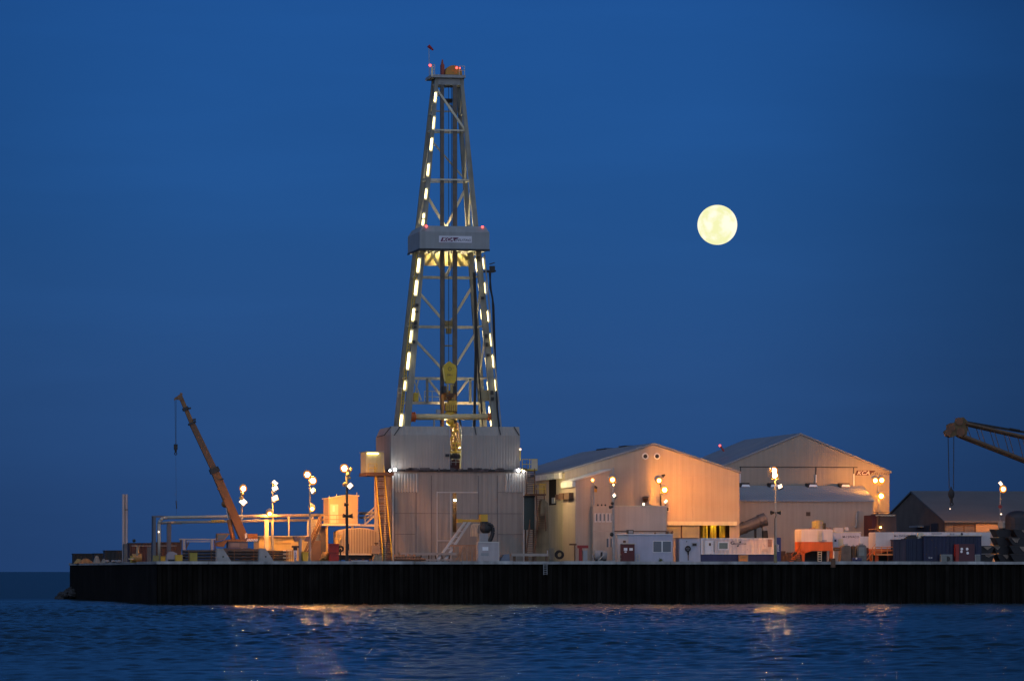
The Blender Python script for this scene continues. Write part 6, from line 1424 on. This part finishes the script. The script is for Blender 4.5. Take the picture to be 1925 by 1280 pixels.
part('shelf', MB().box(U(1451, v), U(1467, v), v-.06, v+.06, Z(900.5, 71, v), Z(899.5, 71, v)).box(U(1452, v), U(1470, v), v-.06, v+.06, Z(919.5, 71, v), Z(918.3, 71, v)).tube(P(1458, 899, v), P(1456, 886, v), .08), mat('bracket_yellow', (.6,.4,.2)), t)
part('loudspeaker', MB().tube(P(1449.5, 963.5, v-.2), P(1455, 963, v-.1), .26, 10, .12).tube(P(1461, 963, v-.1), P(1468, 963.5, v-.2), .12, 10, .26).bar(P(1450, 963, v), P(1468, 963, v), .08), DSTEEL(), t)
part('cable', MB().path([P(1458, 962, v-.2), P(1459, 968, v-.2), P(1456.5, 975, v-.2), P(1456.5, 1050, v-.2)], .045, 5), DSTEEL(), t)
t = thing('pole_cover', 'drab yellow sleeve at the foot of the lamp pole beside the white container', 'cover', at(1459, v-2)); part('sleeve', MB().tube((U(1458, v-2), v-2, DECK), (U(1457, v-2), v-2, Z(1024, 70, v)), .22, 8, .12), mat('sleeve_drab', (.25,.21,.10), .7, 0, .2, 2), t); part('cap', MB().ball(P(1461.5, 1024.5, v-2.2), .14, 8, 6), STEEL(), t)
v = 31.
t = lamp_pole('pole with three orange lamps at the right end of the largest hall', 1651.5, 900, v, .12, mat('pole_pale', (.5,.4,.3)))
flood(t, P(1645.5, 903, v-.5), .25, 90, (-.3,.7,-.6)); flood(t, P(1657.5, 902.5, v-.5), .26, 330, (.4,.8,-.35)); flood(t, P(1656.5, 932, v-.6), .28, 120, (-.1,.7,-.6))
part('arm', MB().bar(P(1644, 906.5, v), P(1660, 906.5, v), .1).bar(P(1651.5, 912, v), P(1660, 909.5, v-.2), .2).bar(P(1651.5, 930, v), P(1657, 931, v-.2), .1).bar(P(1646, 932, v), P(1652, 935, v), .08), mat('bracket_yellow', (.6,.4,.2)), t)
bulb(t, P(1655.5, 991, 19.6), .10, EM_GLOBE)
v = 46.
t = lamp_pole('lamp pole under the lattice crane at the far right', 1880, 908, v, .09)
face(t, P(1881, 908.5, v-.4), .45, .65, R(-10), R(-15)); flood(t, P(1886, 919, v-.4), .27, 260, (-.3,.7,-.5))
part('arm', MB().bar(P(1880, 920, v), P(1887, 921, v-.2), .1), GREY(), t); part('sign', MB().tube(P(1880, 952, v-.3), P(1880, 952, v-.25), .25, 10), RED(), t); face(t, P(1882, 966, v-.3), .22, .22, R(-20), R(-30))
t = thing('hood_lamp', 'small white lamp on a pale hood above the nested skips', 'lamp', P(1893, 985, 10)); v = 10.
part('hood', pbox(1885, 1900, 979.5, 992, v, 2), mat('hood_pale', (.40,.38,.33), .6, 0, .1, 1), t); part('edge', MB().box(U(1885.5, v), U(1897, v), v-.06, v-.004, Z(980.8, 101, v), Z(979.6, 101, v)), WHITE(), t)
part('bulb', MB().ball(P(1896, 984.5, v-.3), .10, 10, 6), emit('led_small', LED, 40), t, True)
solo('hood_stand', MB().box(U(1886, v), U(1899, v), v+.2, v+1.8, DECK, Z(992, 101, v)), BLACK(), 'black stand carrying the pale hood behind the nested skips', 'stand', at(1892, v))

# ------------------------------------------------------------------ lattice crane at the right edge
vX = 22.
lc = thing('lattice_crane', 'dark ochre lattice boom crane reaching in from the right edge', 'crane', (150., vX, DECK))
LM = mat('lattice_brown', (.115,.07,.04), .6, .1, .25, 1); 
ft = (150., vX, DECK+2.5)
tu = P(1812, 796, vX); tl = P(1808, 820, vX); kn = P(2080, 893, vX)
kn_l = (kn[0], vX, kn[2]-.9); kn_u = (kn[0], vX, kn[2]+1.6)
for s in (-.9, .9):
    part('chord', MB().tube((tu[0], vX+s, tu[2]), (U(2100, vX), vX+s, Z(862, 120, vX)), .20, 8), LM, lc)
    part('chord', MB().tube((tl[0], vX+s, tl[2]), (U(2100, vX), vX+s, Z(934, 120, vX)), .23, 8), LM, lc)
m = MB(); A0, A1 = Vector(tu), Vector((U(2100, vX), vX, Z(862, 120, vX))); B0, B1 = Vector(tl), Vector((U(2100, vX), vX, Z(934, 120, vX)))
for i in range(11):
    t_ = i/11
    for s in (-.9, .9): m.tube(A0.lerp(A1, t_)+Vector((0, s, 0)), B0.lerp(B1, t_+.05)+Vector((0, s, 0)), .05, 5)
part('lacing', m, LM, lc)
m = MB()
for s in (-.9, .9): m.tube(A1+Vector((0, s, 0)), Vector(ft)+Vector((1.5, s, 3)), .26, 8).tube(B1+Vector((0, s, 0)), Vector(ft)+Vector((0, s, 0)), .30, 8)
part('boom_foot', m, LM, lc)
HB = mat('head_ochre', (.14,.085,.03), .6, .1, .3, 2)
m = MB().prism([(U(x, vX), Z(y, 100, vX)) for x, y in ((1776, 811), (1782, 806), (1782, 798), (1788, 795), (1797, 793), (1800, 785), (1808, 784), (1815, 791), (1817, 801), (1813, 823), (1804, 822), (1797, 817), (1787, 822), (1780, 820))], vX-.8, vX+.8)
part('boom_head', m, HB, lc)
m = MB()
for x, y, r in ((1788, 803, .55), (1803, 792, .5), (1806, 812, .55), (1783, 813, .4)): m.tube(P(x, y, vX-1.), P(x, y, vX-.78), r, 14)
part('sheave', m, BROWN(), lc)
m = MB()
for o_ in (0, 2): m.tube(P(1815, 792+o_, vX), P(1930, 812+o_, vX), .09, 5).tube(P(1930, 812+o_, vX), P(2150, 846+o_, vX), .09, 5)
m.tube(P(1898, 806, vX), P(1917, 809.5, vX), .17, 6); part('pendant', m, BLACK(), lc)
m = MB().tube(P(1782.3, 820, vX), P(1784.5, 919, vX), .055, 5).tube(P(1793, 820, vX), P(1792.5, 919, vX), .05, 5); part('hoist_line', m, BLACK(), lc)
part('hook_block', MB().ball(P(1788.3, 928.5, vX), .46, 12, 8, (.92, .6, 1.45)).tube(P(1788, 920, vX), P(1788, 915, vX), .1).taper(P(1788.5, 936, vX), P(1788.7, 944, vX), .35, .25).ring(P(1789, 947, vX), .20, .07, 12), BLACK(), lc)
part('hook_lamp', MB().ball(P(1786, 956, vX-.2), .07, 8, 6), EM_FACE, lc)
part('machine_house', MB().box(147, 158, vX-2, vX+2, DECK+1.6, DECK+5), OCHRE(), lc); part('mast', MB().bar((154, vX, DECK+5), (158, vX, DECK+17), .5).tube((158, vX, DECK+17), (U(2150, vX), vX, Z(846, 120, vX)), .08), LM, lc)
for s in (-2.6, 2.6): part('crawler', MB().box(146, 157, vX+s-.5, vX+s+.5, DECK, DECK+1.5), BLACK(), lc)

# ------------------------------------------------------------------ light of the last dusk, camera, output
sl = bpy.data.lights.new('sun', 'SUN'); sl.energy = .05; sl.angle = R(25); sl.color = (.75, .78, 1.)
so = fresh(bpy.data.objects.new('sun', sl)); so.rotation_euler = (R(70), 0, R(-8)); so.location = (0, -300, 200)

cam = bpy.data.cameras.new('camera'); co_ = fresh(bpy.data.objects.new('camera', cam)); sc.camera = co_
co_.location = (0, -D0, CZ); co_.rotation_euler = (R(90), 0, 0)
cam.sensor_width = 36; cam.lens = F*36/1925; cam.shift_y = (HY-640)/1925; cam.clip_start = 1; cam.clip_end = 120000
vs_ = sc.view_settings; vs_.view_transform = 'Standard'; vs_.look = 'None'; vs_.exposure = 0; vs_.gamma = 1
sc.cycles.use_denoising = True
sc.cycles.max_bounces = 5; sc.cycles.diffuse_bounces = 2; sc.cycles.glossy_bounces = 2; sc.cycles.transmission_bounces = 1
sc.cycles.use_light_tree = True; sc.cycles.sample_clamp_indirect = 4; sc.cycles.caustics_reflective = False; sc.cycles.caustics_refractive = False
